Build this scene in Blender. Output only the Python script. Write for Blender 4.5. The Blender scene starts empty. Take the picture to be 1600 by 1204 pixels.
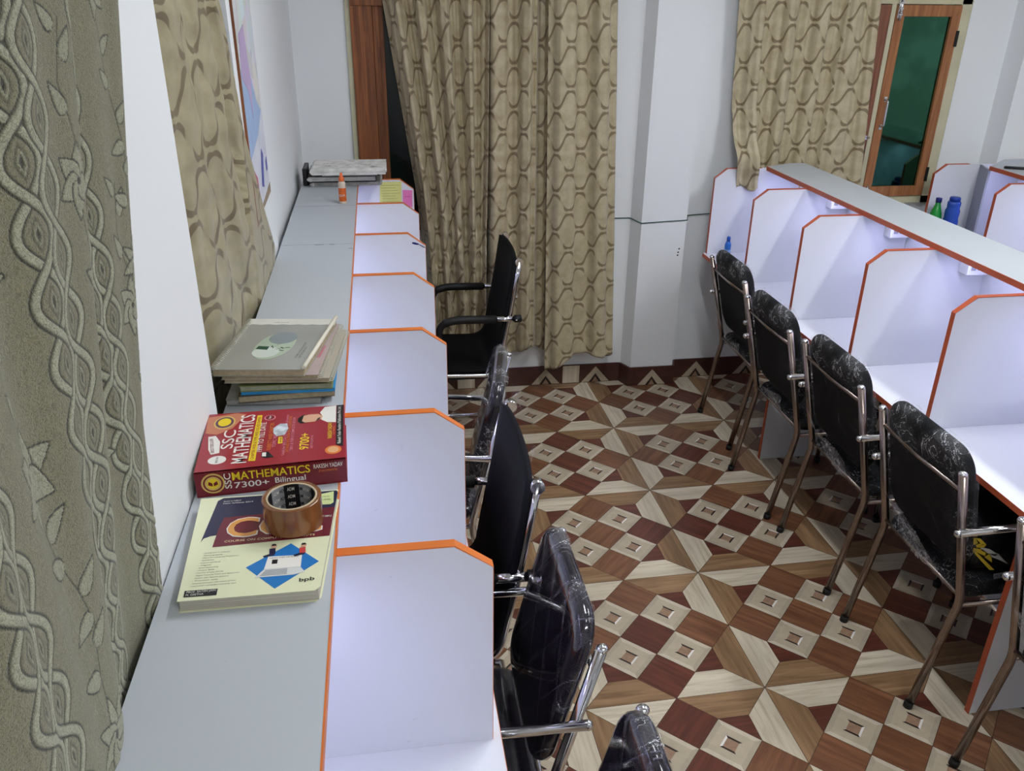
import bpy, bmesh, math, random
import numpy as np
from mathutils import Vector, Matrix
R = random.Random(7)
SC = bpy.context.scene
COL = SC.collection
PI = math.pi

# ------------------------------------------------------------------ camera, world, exposure
F_PX, YAW, PITCH, ROLL, CAM_H = 1313.57, 0.1564, -0.4430, 0.0127, 2.0521
fw = Vector((math.sin(YAW)*math.cos(PITCH), math.cos(YAW)*math.cos(PITCH), math.sin(PITCH)))
r0 = Vector((math.cos(YAW), -math.sin(YAW), 0)); u0 = r0.cross(fw)
rt = r0*math.cos(ROLL) + u0*math.sin(ROLL); up = -r0*math.sin(ROLL) + u0*math.cos(ROLL)
cam = bpy.data.cameras.new('camera'); camo = bpy.data.objects.new('camera', cam); COL.objects.link(camo)
M = Matrix((rt, up, -fw)).transposed().to_4x4(); M.translation = (0, 0, CAM_H); camo.matrix_world = M
cam.sensor_fit = 'HORIZONTAL'; cam.sensor_width = 36.0; cam.lens = F_PX/1600*36.0
cam.clip_start = 0.05; cam.clip_end = 60
SC.camera = camo
SC.view_settings.view_transform = 'Standard'; SC.view_settings.look = 'None'
SC.view_settings.gamma = 1; SC.view_settings.use_curve_mapping = False
SC.view_settings.exposure = 1.23
W = bpy.data.worlds.new('night'); SC.world = W; W.use_nodes = True
W.node_tree.nodes['Background'].inputs[0].default_value = (0.01, 0.012, 0.02, 1)
W.node_tree.nodes['Background'].inputs[1].default_value = 0.3

CEIL = 3.0
LED_W = 11.2      # emission of the cubicle strips
TUBE_W = 30.0    # emission of the ceiling panels

# ------------------------------------------------------------------ node helpers
def lin(c):
    return tuple(((v/255)/12.92 if v/255 <= .04045 else ((v/255+.055)/1.055)**2.4) for v in c)
class E:
    """tiny expression wrapper over math nodes"""
    def __init__(s, nt, sock): s.nt, s.s = nt, sock
    def op(s, o, *a, **k):
        n = s.nt.nodes.new('ShaderNodeMath'); n.operation = o
        for i, v in enumerate((s,)+a):
            if isinstance(v, E): s.nt.links.new(v.s, n.inputs[i])
            else: n.inputs[i].default_value = v
        return E(s.nt, n.outputs[0])
    def __add__(s, o): return s.op('ADD', o)
    def __sub__(s, o): return s.op('SUBTRACT', o)
    def __mul__(s, o): return s.op('MULTIPLY', o)
    def __truediv__(s, o): return s.op('DIVIDE', o)
    def step(s, a, b):   # smooth 0..1 between a and b
        n = s.nt.nodes.new('ShaderNodeMapRange'); n.interpolation_type = 'SMOOTHSTEP'
        s.nt.links.new(s.s, n.inputs[0]); n.inputs[1].default_value = a; n.inputs[2].default_value = b
        return E(s.nt, n.outputs[0])
def newmat(name):
    m = bpy.data.materials.new(name); m.use_nodes = True
    nt = m.node_tree; return m, nt, nt.nodes['Principled BSDF']
def setp(b, rough=.5, metal=0, spec=.5, coat=0, sheen=0, trans=0, ior=1.45, alpha=1, coatr=.05):
    b.inputs['Roughness'].default_value = rough; b.inputs['Metallic'].default_value = metal
    b.inputs['Specular IOR Level'].default_value = spec; b.inputs['Coat Weight'].default_value = coat
    b.inputs['Coat Roughness'].default_value = coatr
    b.inputs['Sheen Weight'].default_value = sheen; b.inputs['Transmission Weight'].default_value = trans
    b.inputs['IOR'].default_value = ior; b.inputs['Alpha'].default_value = alpha
def texco(nt, kind='Object', scale=(1, 1, 1)):
    t = nt.nodes.new('ShaderNodeTexCoord'); mp = nt.nodes.new('ShaderNodeMapping')
    mp.inputs['Scale'].default_value = scale; nt.links.new(t.outputs[kind], mp.inputs[0]); return mp.outputs[0]
def noise(nt, vec, scale=5, detail=3, rough=.5, dist=0):
    n = nt.nodes.new('ShaderNodeTexNoise'); nt.links.new(vec, n.inputs['Vector'])
    n.inputs['Scale'].default_value = scale; n.inputs['Detail'].default_value = detail
    n.inputs['Roughness'].default_value = rough; n.inputs['Distortion'].default_value = dist
    return E(nt, n.outputs['Fac'])
def mixc(nt, fac, a, b):
    n = nt.nodes.new('ShaderNodeMix'); n.data_type = 'RGBA'
    if isinstance(fac, E): nt.links.new(fac.s, n.inputs[0])
    else: n.inputs[0].default_value = fac
    for i, c in ((6, a), (7, b)):
        if isinstance(c, tuple): n.inputs[i].default_value = (*c[:3], 1)
        else: nt.links.new(c, n.inputs[i])
    return n.outputs[2]
def bump(nt, b, h, strength=.3, dist=.002):
    n = nt.nodes.new('ShaderNodeBump'); n.inputs['Strength'].default_value = strength
    n.inputs['Distance'].default_value = dist; nt.links.new(h.s, n.inputs['Height']); nt.links.new(n.outputs[0], b.inputs['Normal'])
_mc = {}
def plain(name, rgb, rough=.5, var=.06, nscale=8, bumpy=0, **k):
    """colour (sRGB 0-255) with a faint procedural variation"""
    if name in _mc: return _mc[name]
    m, nt, b = newmat(name); c = lin(rgb); setp(b, rough, **k)
    n = noise(nt, texco(nt), nscale, 3)
    col = mixc(nt, n.step(.3, .7), tuple(v*(1-var) for v in c), tuple(min(1, v*(1+var)) for v in c))
    nt.links.new(col, b.inputs['Base Color'])
    if bumpy: bump(nt, b, noise(nt, texco(nt), nscale*8, 4), bumpy, .002)
    _mc[name] = m; return m
def emit(name, rgb, w):
    m, nt, b = newmat(name); b.inputs['Base Color'].default_value = (.8, .8, .8, 1)
    b.inputs['Emission Color'].default_value = (*rgb, 1); b.inputs['Emission Strength'].default_value = w; return m
def woodgrain(name, dark, light, kind='UV', scale=(3, 40, 1), rough=.35, coat=0.0, contrast=(.3, .72)):
    m, nt, b = newmat(name); setp(b, rough, coat=coat)
    v = texco(nt, kind, scale); n1 = noise(nt, v, 1.0, 5, .6, .6); n2 = noise(nt, texco(nt, kind, tuple(s*.22 for s in scale)), 1.0, 2, .5, .3)
    c = mixc(nt, n1.step(*contrast), lin(dark), lin(light))
    c2 = mixc(nt, (n2.step(.35, .7))*.35, c, tuple(v*.72 for v in lin(dark)))
    nt.links.new(c2, b.inputs['Base Color']); return m

WALL = plain('painted_plaster', (208, 211, 214), .75, .02, 1.5, .05)
def wall_mat():
    m, nt, b = newmat('wall_plaster_stained'); setp(b, .75)
    v = texco(nt); n = noise(nt, v, 2.2, 5, .6); n2 = noise(nt, v, 14, 4, .7)
    f = n.step(.60, .80)*n2.step(.5, .75)*.35
    nt.links.new(mixc(nt, f, lin((232, 234, 236)), lin((184, 180, 174))), b.inputs['Base Color'])
    bump(nt, b, noise(nt, v, 40, 4), .06, .002); return m
WALL = wall_mat()
CEILM = plain('ceiling_paint', (225, 226, 226), .8, .01)
LAM = None
def lam_mat(name, rgb, rough):
    m, nt, b = newmat(name); setp(b, rough, spec=.45)
    v = texco(nt); n = noise(nt, v, 3, 3); s = noise(nt, v, 46, 2).step(.74, .80)*noise(nt, v, 4, 1).step(.5, .7)
    c = mixc(nt, n.step(.3, .7), tuple(x*.97 for x in lin(rgb)), lin(rgb))
    nt.links.new(mixc(nt, s*.22, c, lin((110, 110, 120))), b.inputs['Base Color']); return m
LAM = lam_mat('white_laminate', (218, 219, 225), .42)
LAMTOP = lam_mat('grey_laminate', (184, 189, 195), .45)
ORANGE = plain('orange_edge_band_left_light', (212, 114, 48), .4, .08)  # edge band with the left row's light put into its colour
ORANGE_RIGHT_LIGHT = plain('orange_edge_band_right_light', (180, 84, 52), .4, .08)  # same edge band, redder: the light on the right rows is in the colour
WHITEPL = plain('white_plastic', (228, 229, 232), .35)
CHROME = plain('chrome', (215, 215, 218), .12, .02, metal=1)
STEEL = plain('dull_steel_tube', (150, 136, 128), .27, .12, 20, metal=1)
RUBBER = plain('black_rubber', (16, 15, 15), .6)
BLACKF = plain('black_fabric', (8, 8, 11), .8, .15, 200, .25, spec=.25)
REXINE = plain('black_rexine', (20, 16, 26), .22, .1, 30, .05, coat=.6)
NAVYF = plain('navy_black_mesh', (11, 11, 20), .7, .15, 200, .2, spec=.25)
LED = emit('led_strip_glow', (.80, .81, 1.28), LED_W)

# ------------------------------------------------------------------ mesh helpers
class MB:
    def __init__(s): s.bm = bmesh.new(); s.uv = None
    def poly(s, pts, mi=0, uvs=None):
        vs = [s.bm.verts.new(p) for p in pts]
        f = s.bm.faces.new(vs); f.material_index = mi
        if uvs:
            if s.uv is None: s.uv = s.bm.loops.layers.uv.new('UVMap')
            for l, uv in zip(f.loops, uvs): l[s.uv].uv = uv
        return f
    def box(s, x0, x1, y0, y1, z0, z1, mi=0, mat=None, bev=0):
        g = bmesh.ops.create_cube(s.bm, size=1)
        for v in g['verts']:
            v.co = Vector((x0+(v.co.x+.5)*(x1-x0), y0+(v.co.y+.5)*(y1-y0), z0+(v.co.z+.5)*(z1-z0)))
        fs = {f for v in g['verts'] for f in v.link_faces}
        for f in fs: f.material_index = mi
        vs = g['verts']
        if bev:
            es = list({e for v in vs for e in v.link_edges})
            r = bmesh.ops.bevel(s.bm, geom=es, offset=bev, segments=2, affect='EDGES', profile=.5)
            vs = list({v for f in r['faces'] for v in f.verts} | {v for v in vs if v.is_valid})
            for f in {f for v in vs for f in v.link_faces}: f.material_index = mi
        if mat is not None: bmesh.ops.transform(s.bm, matrix=mat, verts=vs)
        return s
    def prism(s, pts, vec, mi=0, side=None):
        vec = Vector(vec); a = [s.bm.verts.new(p) for p in pts]; b = [s.bm.verts.new(Vector(p)+vec) for p in pts]
        n = len(pts)
        f = s.bm.faces.new(a); f.material_index = mi; f = s.bm.faces.new(b[::-1]); f.material_index = mi
        for i in range(n):
            f = s.bm.faces.new((a[i], b[i], b[(i+1) % n], a[(i+1) % n])[::-1]); f.material_index = mi if side is None else side
        return s
    def tube(s, pts, r, seg=12, mi=0, caps=True):
        pts = [Vector(p) for p in pts]; rs = r if isinstance(r, (list, tuple)) else [r]*len(pts)
        t = [(pts[min(i+1, len(pts)-1)]-pts[max(i-1, 0)]).normalized() for i in range(len(pts))]
        n = t[0].orthogonal().normalized(); rings = []
        for i, p in enumerate(pts):
            n = (n-t[i]*n.dot(t[i])).normalized(); b = t[i].cross(n)
            rings.append([s.bm.verts.new(p+(n*math.cos(2*PI*k/seg)+b*math.sin(2*PI*k/seg))*rs[i]) for k in range(seg)])
        for a, b2 in zip(rings, rings[1:]):
            for k in range(seg):
                f = s.bm.faces.new((a[k], a[(k+1) % seg], b2[(k+1) % seg], b2[k])); f.material_index = mi; f.smooth = True
        if caps:
            f = s.bm.faces.new(rings[0][::-1]); f.material_index = mi
            f = s.bm.faces.new(rings[-1]); f.material_index = mi
        return s
    def sphere(s, c, r, sc=(1, 1, 1), mi=0):
        g = bmesh.ops.create_uvsphere(s.bm, u_segments=16, v_segments=10, radius=r)
        for v in g['verts']:
            v.co = Vector((v.co.x*sc[0], v.co.y*sc[1], v.co.z*sc[2]))+Vector(c)
            for f in v.link_faces: f.material_index = mi; f.smooth = True
        return s
    def lathe(s, prof, c=(0, 0, 0), seg=28, mi=0, cap=True):
        c = Vector(c); rings = [[s.bm.verts.new(c+Vector((r*math.cos(2*PI*k/seg), r*math.sin(2*PI*k/seg), z))) for k in range(seg)] for r, z in prof]
        for a, b in zip(rings, rings[1:]):
            for k in range(seg):
                f = s.bm.faces.new((a[k], a[(k+1) % seg], b[(k+1) % seg], b[k])); f.material_index = mi; f.smooth = True
        for rg, rev in (((rings[0], 1), (rings[-1], 0)) if cap else ()):
            if (rg[0].co-rg[seg//2].co).length > 1e-4:
                f = s.bm.faces.new(rg[::-1] if rev else rg); f.material_index = mi
        return s
    def build(s, name, mats, parent=None, smooth=None, loc=None):
        me = bpy.data.meshes.new(name)
        bmesh.ops.recalc_face_normals(s.bm, faces=[f for f in s.bm.faces if len(f.verts) > 2]) if smooth != 'keep' else None
        s.bm.to_mesh(me); s.bm.free()
        for m in (mats if isinstance(mats, (list, tuple)) else [mats]): me.materials.append(m)
        o = bpy.data.objects.new(name, me); COL.objects.link(o)
        if parent: o.parent = parent
        if loc: o.location = loc
        return o
def tag(o, label, cat, group=None, kind=None):
    o['label'] = label; o['category'] = cat
    if group: o['group'] = group
    if kind: o['kind'] = kind
    return o
def struct(o): o['kind'] = 'structure'; return o
def thing(name, label, cat, loc=(0, 0, 0), rz=0, group=None):
    o = bpy.data.objects.new(name, None); COL.objects.link(o); o.empty_display_size = .05
    o.location = loc; o.rotation_euler = (0, 0, rz); return tag(o, label, cat, group)
def copy_tree(o, parent=None):
    kids = list(o.children); c = o.copy(); COL.objects.link(c); c.parent = parent
    for k in kids: copy_tree(k, c)
    return c
def fillet(pts, rad, n=6):
    pts = [Vector(p) for p in pts]; out = [pts[0]]
    for i in range(1, len(pts)-1):
        a, b, c = pts[i-1], pts[i], pts[i+1]; r = rad[i-1] if isinstance(rad, (list, tuple)) else rad
        d1 = (a-b); d2 = (c-b); r1 = min(r, d1.length*.48); r2 = min(r, d2.length*.48)
        p, q = b+d1.normalized()*r1, b+d2.normalized()*r2
        for k in range(n+1):
            t = k/n; out.append(p*(1-t)**2+b*2*t*(1-t)+q*t*t)
    out.append(pts[-1]); return out
def rrect(w, h, r, n=8):
    out = []
    for cx, cy, a0 in ((w/2-r, h/2-r, 0), (-w/2+r, h/2-r, PI/2), (-w/2+r, -h/2+r, PI), (w/2-r, -h/2+r, 1.5*PI)):
        for k in range(n+1):
            a = a0+PI/2*k/n; out.append((cx+r*math.cos(a), cy+r*math.sin(a)))
    return out
def cushion(mb, w, h, t, r, mat, dome=.25, grow=0, jit=0, seed=1, mi=0, prof=6):
    """rounded pad in its own (u,v) plane, thickness along local n; mat places it"""
    rg = random.Random(seed); rings = []
    def ring(inset, n):
        pts = rrect(w+2*grow-2*inset, h+2*grow-2*inset, max(r+grow-inset, .004))
        out = []
        for (u, v) in pts:
            j = (rg.random()-.5)*2*jit
            out.append(mb.bm.verts.new(mat @ Vector((n+j, u*(1+j*.6), v+j*.5))))
        return out
    T = t/2+grow
    rings.append(ring(min(w, h)*.42, T*(1+dome))); rings.append(ring(min(w, h)*.28, T*(1+dome*.8))); rings.append(ring(min(w, h)*.14, T*(1+dome*.45)))
    for k in range(prof+1):
        a = PI/2-PI*k/prof; rings.append(ring(T*.9*(1-math.cos(a)), T*math.sin(a)))
    rings.append(ring(min(w, h)*.14, -T*(1+dome*.45))); rings.append(ring(min(w, h)*.28, -T*(1+dome*.8))); rings.append(ring(min(w, h)*.42, -T*(1+dome)))
    n = len(rings[0])
    for a, b in zip(rings, rings[1:]):
        for k in range(n):
            f = mb.bm.faces.new((a[k], a[(k+1) % n], b[(k+1) % n], b[k])); f.smooth = True; f.material_index = mi
    for rg2 in (rings[0], rings[-1]):
        f = mb.bm.faces.new(rg2); f.smooth = True; f.material_index = mi
    return mb
def text(name, s, size, parent, mat, origin, xdir, ydir, width=None, bold=0.0, extrude=.00015, label=None, align='LEFT', shear=0):
    """flat lettering as a mesh; baseline starts at origin, reads along xdir, tops toward ydir; width stretches it"""
    cu = bpy.data.curves.new(name, 'FONT'); cu.body = s; cu.size = 1; cu.extrude = 0; cu.offset = bold*.35; cu.resolution_u = 3; cu.shear = shear
    tmp = bpy.data.objects.new('tmp', cu); COL.objects.link(tmp)
    bpy.context.view_layer.update()
    dg = bpy.context.evaluated_depsgraph_get(); me = bpy.data.meshes.new_from_object(tmp.evaluated_get(dg))
    bpy.data.objects.remove(tmp)
    xs = [v.co.x for v in me.vertices]; x0, x1 = min(xs), max(xs)
    sx = width/(x1-x0) if width else size; sy = size/.7   # size = cap height
    xd, yd = Vector(xdir).normalized(), Vector(ydir).normalized(); nd = xd.cross(yd)
    for v in me.vertices:
        v.co = Vector(origin)+xd*((v.co.x-x0)*sx)+yd*(v.co.y*sy)+nd*extrude
    me.materials.clear(); me.materials.append(mat)
    o = bpy.data.objects.new(name, me); COL.objects.link(o); o.parent = parent
    return o

# ------------------------------------------------------------------ floor with its printed tile pattern
T_U = .2; FX, FY, FPHI = 1.1457, 1.9016, .0152
XL, XR, YN, YF = -.36, 4.6, -2.2, 4.27
GR = plain('tile_joint', (62, 42, 30), .6)
CREAM = woodgrain('tile_cream_wood', (182, 166, 142), (214, 202, 180), scale=(4, 60, 1), rough=.3, contrast=(.25, .6))
TAN = woodgrain('tile_tan_wood', (124, 94, 66), (164, 130, 96), scale=(4, 60, 1), rough=.3)
BROWN = woodgrain('tile_brown_wood', (106, 68, 48), (138, 94, 66), scale=(4, 50, 1), rough=.3)
REDB = woodgrain('tile_redbrown_wood', (84, 46, 36), (112, 62, 48), scale=(4, 50, 1), rough=.3)
BG1 = plain('tile_beige_a', (180, 166, 144), .28, .05, 30); BG2 = plain('tile_beige_b', (196, 184, 164), .28, .05, 30)
BG3 = plain('tile_beige_c', (170, 158, 138), .28, .05, 30)
INB = plain('tile_inset_brown', (150, 120, 98), .28, .1, 60); INK = plain('tile_inset_dark', (44, 34, 28), .3); INW = plain('tile_inset_light', (222, 218, 212), .28)
TMATS = [GR, CREAM, TAN, BROWN, REDB, BG1, BG2, BG3, INB, INK, INW]
def shrink(pts, d):
    """inset a convex polygon by d"""
    n = len(pts); out = []
    ar = sum(pts[i][0]*pts[(i+1) % n][1]-pts[(i+1) % n][0]*pts[i][1] for i in range(n)); sg = 1 if ar > 0 else -1
    for i in range(n):
        a, b, c = Vector(pts[i-1]), Vector(pts[i]), Vector(pts[(i+1) % n])
        e1 = (b-a).normalized(); e2 = (c-b).normalized(); n1 = Vector((-e1.y, e1.x))*sg; n2 = Vector((-e2.y, e2.x))*sg
        k = d/(max(.2, 1+n1.dot(n2))); out.append(tuple(b+(n1+n2)*k))
    return out
def tile_pieces():
    """pieces of one tile (star at the corners, diamond cluster in the middle), in units of T_U from the tile's corner"""
    P = []
    c = (1.5, 1.5)
    def dia(x, y, h=.5): return [(x-h, y), (x, y-h), (x+h, y), (x, y+h)]
    for x, y in ((-.5, -.5), (.5, -.5), (-.5, .5), (.5, .5)): P.append(('beige', dia(c[0]+x, c[1]+y), 0))
    for x, y, k in ((0, 0, 4), (-1, 0, 3), (1, 0, 3), (0, -1, 3), (0, 1, 3)): P.append((k, dia(c[0]+x, c[1]+y), PI/4))
    for (sx, sy) in ((0, 0), (1, 0), (1, 1), (0, 1)):
        f = lambda x, y: (x if not sx else 3-x, y if not sy else 3-y)
        a = [f(0, 0), f(1.5, 0), f(1, .5), f(.5, .5)]; b = [f(0, 0), f(0, 1.5), f(.5, 1), f(.5, .5)]
        ca, cb = (1, 2)
        # clockwise alternation: quadrant (+x,+y): next to +y ray cream, next to +x ray tan
        if (sx+sy) % 2 == 0: ca, cb = 2, 1
        else: ca, cb = 1, 2
        P.append((ca, a, 0)); P.append((cb, b, PI/2)); P.append((4, [f(.5, .5), f(1, .5), f(.5, 1)], 0))
    return P
def floor_xy(u, v):
    c, s = math.cos(FPHI), math.sin(FPHI); return (FX+(u*c-v*s)*T_U, FY+(u*s+v*c)*T_U)
def emit_piece(mb, kind, pts, ang, tf, rot, gap=.0009, z=.0):
    ctr = (sum(p[0] for p in pts)/len(pts), sum(p[1] for p in pts)/len(pts)); off = R.random()*20, R.random()*20
    W3 = lambda q: tf(*q)
    if kind == 'beige':
        sp = shrink(pts, gap/T_U); q = [[ctr[0]+(p[0]-ctr[0])*k, ctr[1]+(p[1]-ctr[1])*k] for k in (.78, .37, .27) for p in sp]
        a, b, c2 = q[:4], q[4:8], q[8:]
        for i in range(4):
            j = (i+1) % 4
            mb.poly([W3(sp[i]), W3(sp[j]), W3(a[j]), W3(a[i])], 6 if (i+rot) % 2 else 7, [(0, 0)]*4)
            mb.poly([W3(a[i]), W3(a[j]), W3(b[j]), W3(b[i])], 5, [(0, 0)]*4)
            k = (i+rot) % 4
            mb.poly([W3(b[i]), W3(b[j]), W3(c2[j]), W3(c2[i])], (10, 9, 5, 9)[k], [(0, 0)]*4)
        mb.poly([W3(p) for p in c2], 8, [(0, 0)]*4)
        return
    sp = shrink(pts, gap/T_U); ca, sa = math.cos(-ang), math.sin(-ang)
    uv = [(off[0]+(p[0]*ca-p[1]*sa)*T_U*1.0, off[1]+(p[0]*sa+p[1]*ca)*T_U*1.0) for p in sp]
    mb.poly([W3(p) for p in sp], kind, uv)
PIECES = tile_pieces()
mb = MB()
for i in range(-4, 7):
    for j in range(-8, 6):
        rot = R.randrange(4); wa = R.choice((0, PI/2))
        for kind, pts, ang in PIECES:
            k2 = kind
            if kind == 3 and R.random() < .25: k2 = 4
            if kind == 4 and len(pts) == 4 and R.random() < .3: k2 = 3
            emit_piece(mb, k2, [(p[0]+3*i, p[1]+3*j) for p in pts], ang+(wa if kind in (3, 4) and len(pts) == 4 else 0), lambda u, v: (*floor_xy(u, v), 0.0), rot)
for co, no in (((XL-.02, 0, 0), (-1, 0, 0)), ((XR, 0, 0), (1, 0, 0)), ((0, YN, 0), (0, -1, 0)), ((0, YF, 0), (0, 1, 0))):
    bmesh.ops.bisect_plane(mb.bm, geom=mb.bm.verts[:]+mb.bm.edges[:]+mb.bm.faces[:], plane_co=co, plane_no=no, clear_outer=True)
mb.box(XL-.02, XR, YN, YF, -.08, -.0006, 0)
fl = mb.build('floor', TMATS, smooth='keep'); struct(fl)

# ------------------------------------------------------------------ walls and ceiling
mb = MB(); mb.box(-.75, XR+.1, YN-.1, YF+.2, CEIL, CEIL+.1); struct(mb.build('ceiling', CEILM))
mb = MB()
mb.box(-.75, -.352, 1.04, 1.58, -.05, CEIL)                    # pillar between the two curtains
mb.box(-.75, -.356, 2.36, 2.87, -.05, CEIL)                    # stretch with the map
mb.box(-.75, -.371, 2.87, YF+.2, -.05, CEIL)
mb.box(-.75, -.56, YN-.1, 1.04, -.05, CEIL); mb.box(-.75, -.56, 1.58, 2.36, -.05, CEIL)   # window reveals
mb.box(-.56, -.40, YN-.1, 1.04, -.05, .95); mb.box(-.56, -.40, 1.58, 2.36, -.05, .95)
struct(mb.build('wall_left', WALL))
W1 = (.0, 1.13, .92, 2.25); W2 = (2.0, 2.985, 1.0, 2.25)
mb = MB(); xs = [-.371, W1[0], W1[1], W2[0], W2[1], XR+.1]
for a, b in ((xs[0], xs[1]), (xs[2], xs[3]), (xs[4], xs[5])): mb.box(a, b, YF, YF+.2, -.05, CEIL)
for w in (W1, W2): mb.box(w[0], w[1], YF, YF+.2, -.05, w[2]); mb.box(w[0], w[1], YF, YF+.2, w[3], CEIL)
mb.prism([(1.30, YF, -.05), (1.337, 4.19, -.05), (1.583, 4.19, -.05), (1.612, YF, -.05)], (0, 0, CEIL+.05))
mb.box(3.26, 3.62, 4.13, YF, -.05, CEIL)
struct(mb.build('wall_far', WALL))
mb = MB(); mb.box(XR, XR+.1, YN-.1, YF, -.05, CEIL); struct(mb.build('wall_right', WALL))
mb = MB(); mb.box(-.56, XR, YN-.1, YN, -.05, CEIL); struct(mb.build('wall_near', WALL))

# ---- tiled skirting along the far wall
SKD = plain('skirting_redbrown', (74, 44, 38), .35, .12, 30); SKT = plain('skirting_grout_ledge', (104, 84, 74), .5)
mb = MB(); SZ = .113
runs = [((XL, 4.262), (1.293, 4.262)), ((1.293, 4.262), (1.325, 4.181)), ((1.325, 4.181), (1.594, 4.181)), ((1.594, 4.181), (1.62, 4.262)), ((1.62, 4.262), (3.25, 4.262)), ((3.25, 4.262), (3.25, 4.122)), ((3.25, 4.122), (3.63, 4.122))]
for (a, b) in runs:
    A, B = Vector((*a, 0)), Vector((*b, 0)); d = (B-A).normalized(); n = Vector((d.y, -d.x, 0)); n = n if n.y < 0 or n.x < 0 else -n
    mb.prism([A, B, B-n*.012, A-n*.012], (0, 0, SZ), 0)
    L = (B-A).length
    if d.x > .9:
        x = math.ceil((a[0]-.865)/.6-1)*.6+.865
        while x < b[0]+.3:
            for ap, in ((x,), (x+.29,)):
                for (h, wd, mi, e) in ((.098, .082, 5, .0008), (.055, .036, 9, .0012), (.036, .02, 8, .0016)):
                    if ap-wd > a[0] and ap+wd < b[0]:
                        y = a[1]-e; mb.poly([(ap-wd, y, .003), (ap+wd, y, .003), (ap, y, h)], mi)
            if x+.1 > a[0] and x+.195 < b[0]:
                y = a[1]-.0008; mb.poly([(x+.098, y, .003), (x+.195, y, .003), (x+.195, y, SZ-.004), (x+.098, y, SZ-.004)], 1, [(0, 0), (0, .1), (.1, .1), (.1, 0)])
            x += .6
struct(mb.build('baseboard_far', [SKD]+TMATS[1:], smooth='keep'))
mb = MB(); mb.box(1.293, 1.626, 4.178, YF, SZ, SZ+.004) if 0 else None
mb = MB(); mb.tube([(.80, 4.262, .955), (1.29, 4.266, .950), (1.298, 4.262, .949), (1.335, 4.186, .940), (1.46, 4.186, .946), (1.584, 4.186, .950), (1.612, 4.262, .956), (1.78, 4.262, .966)], .0026, 8)
tag(mb.build('cable', plain('dark_green_cable', (44, 84, 72), .5)), 'thin dark green cable run along the far wall and around the column', 'cable')
# old socket marks on the column
mb = MB()
for x, z in ((1.556, .795), (1.552, .776), (1.551, .760)): mb.sphere((x, 4.1895, z), .0045, (1, .25, 1))
tag(mb.build('wall_plug_holes', RUBBER), 'three small dark holes drilled in the white column', 'holes')

# ------------------------------------------------------------------ windows
TEAKD = woodgrain('dark_teak', (100, 56, 30), (158, 96, 56), 'Object', (60, 60, 3), .4)
TEAK = woodgrain('light_teak', (140, 88, 54), (182, 124, 80), 'Object', (50, 50, 3), .42)
TEAKR = woodgrain('red_teak', (112, 66, 50), (150, 98, 74), 'Object', (50, 50, 3), .42)
CREAMP = plain('cream_window_paint', (196, 190, 160), .6, .06)
GREENG, nt, b = newmat('green_night_glass'); setp(b, .06, metal=1.0)
gn = noise(nt, texco(nt), 6, 2); nt.links.new(mixc(nt, gn.step(.4, .7), (.035, .11, .068), (.05, .155, .10)), b.inputs['Base Color'])
bump(nt, b, noise(nt, texco(nt), 3, 1), .10, .004)
NIGHTG = plain('night_glass_green_reflection', (12, 28, 24), .12, .3, 9)  # dark green tint stands in for a reflection in the pane
w1 = struct(bpy.data.objects.new('window_1', None)); COL.objects.link(w1); w1.location = (.55, YF, 1.5)
def part_at(mb, name, mats, parent, **k):
    o = mb.build(name, mats, parent); o.location = -Vector(parent.location); return o
mb = MB(); mb.box(-.10, .0, 4.242, 4.275, .86, 2.3, bev=.003); mb.box(.0, .03, 4.25, 4.34, .92, 2.25, bev=.003); mb.box(1.09, 1.13, 4.25, 4.34, .92, 2.25)
mb.box(.0, 1.13, 4.25, 4.34, 2.2, 2.25); mb.box(.0, 1.13, 4.25, 4.34, .92, .96); mb.box(.0, .05, 4.268, 4.31, .96, 2.2, bev=.003)
mb.box(-.10, .05, 4.236, 4.30, 1.965, 2.05, bev=.003)
part_at(mb, 'window_frame', TEAKD, w1)
mb = MB(); mb.box(-.122, -.10, 4.255, 4.272, .86, 2.3); part_at(mb, 'cream_trim', CREAMP, w1)
mb = MB(); mb.box(.05, 1.09, 4.345, 4.35, .96, 2.2); part_at(mb, 'window_pane', NIGHTG, w1)
w2 = struct(bpy.data.objects.new('window_2', None)); COL.objects.link(w2); w2.location = (2.5, YF, 1.5)
mb = MB()
mb.box(2.93, 2.985, 4.235, 4.30, 1.0, 2.25, bev=.002); mb.box(2.0, 2.05, 4.235, 4.30, 1.0, 2.25); mb.box(2.0, 2.985, 4.235, 4.30, 1.0, 1.04, bev=.002); mb.box(2.0, 2.985, 4.235, 4.30, 1.995, 2.03, bev=.002)
mb.box(2.0, 2.985, 4.235, 4.30, 2.2, 2.25); mb.box(2.548, 2.572, 4.228, 4.30, 1.04, 1.995)
mb.box(2.985, 3.005, 4.258, 4.275, .985, 2.25)
part_at(mb, 'window_frame', CREAMP, w2)
def sash(x0, x1, z0, z1, mat, st=.048, y=4.225):
    fr = MB(); fr.box(x0, x0+st, y, y+.035, z0, z1, bev=.003); fr.box(x1-st, x1, y, y+.035, z0, z1, bev=.003)
    fr.box(x0+st, x1-st, y, y+.035, z0, z0+st*1.1, bev=.002); fr.box(x0+st, x1-st, y, y+.035, z1-st*1.1, z1, bev=.002)
    s = part_at(fr, 'sash', mat, w2)
    g = MB(); g.box(x0+st-.004, x1-st+.004, y+.016, y+.021, z0+st, z1-st); p = g.build('pane', GREENG, s); return s
s1 = sash(2.575, 2.93, 1.042, 1.992, TEAK)
s2 = sash(2.05, 2.546, 1.30, 1.992, TEAKR, .055)
s3 = sash(2.05, 2.546, 1.042, 1.285, TEAKR, .055)
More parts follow.
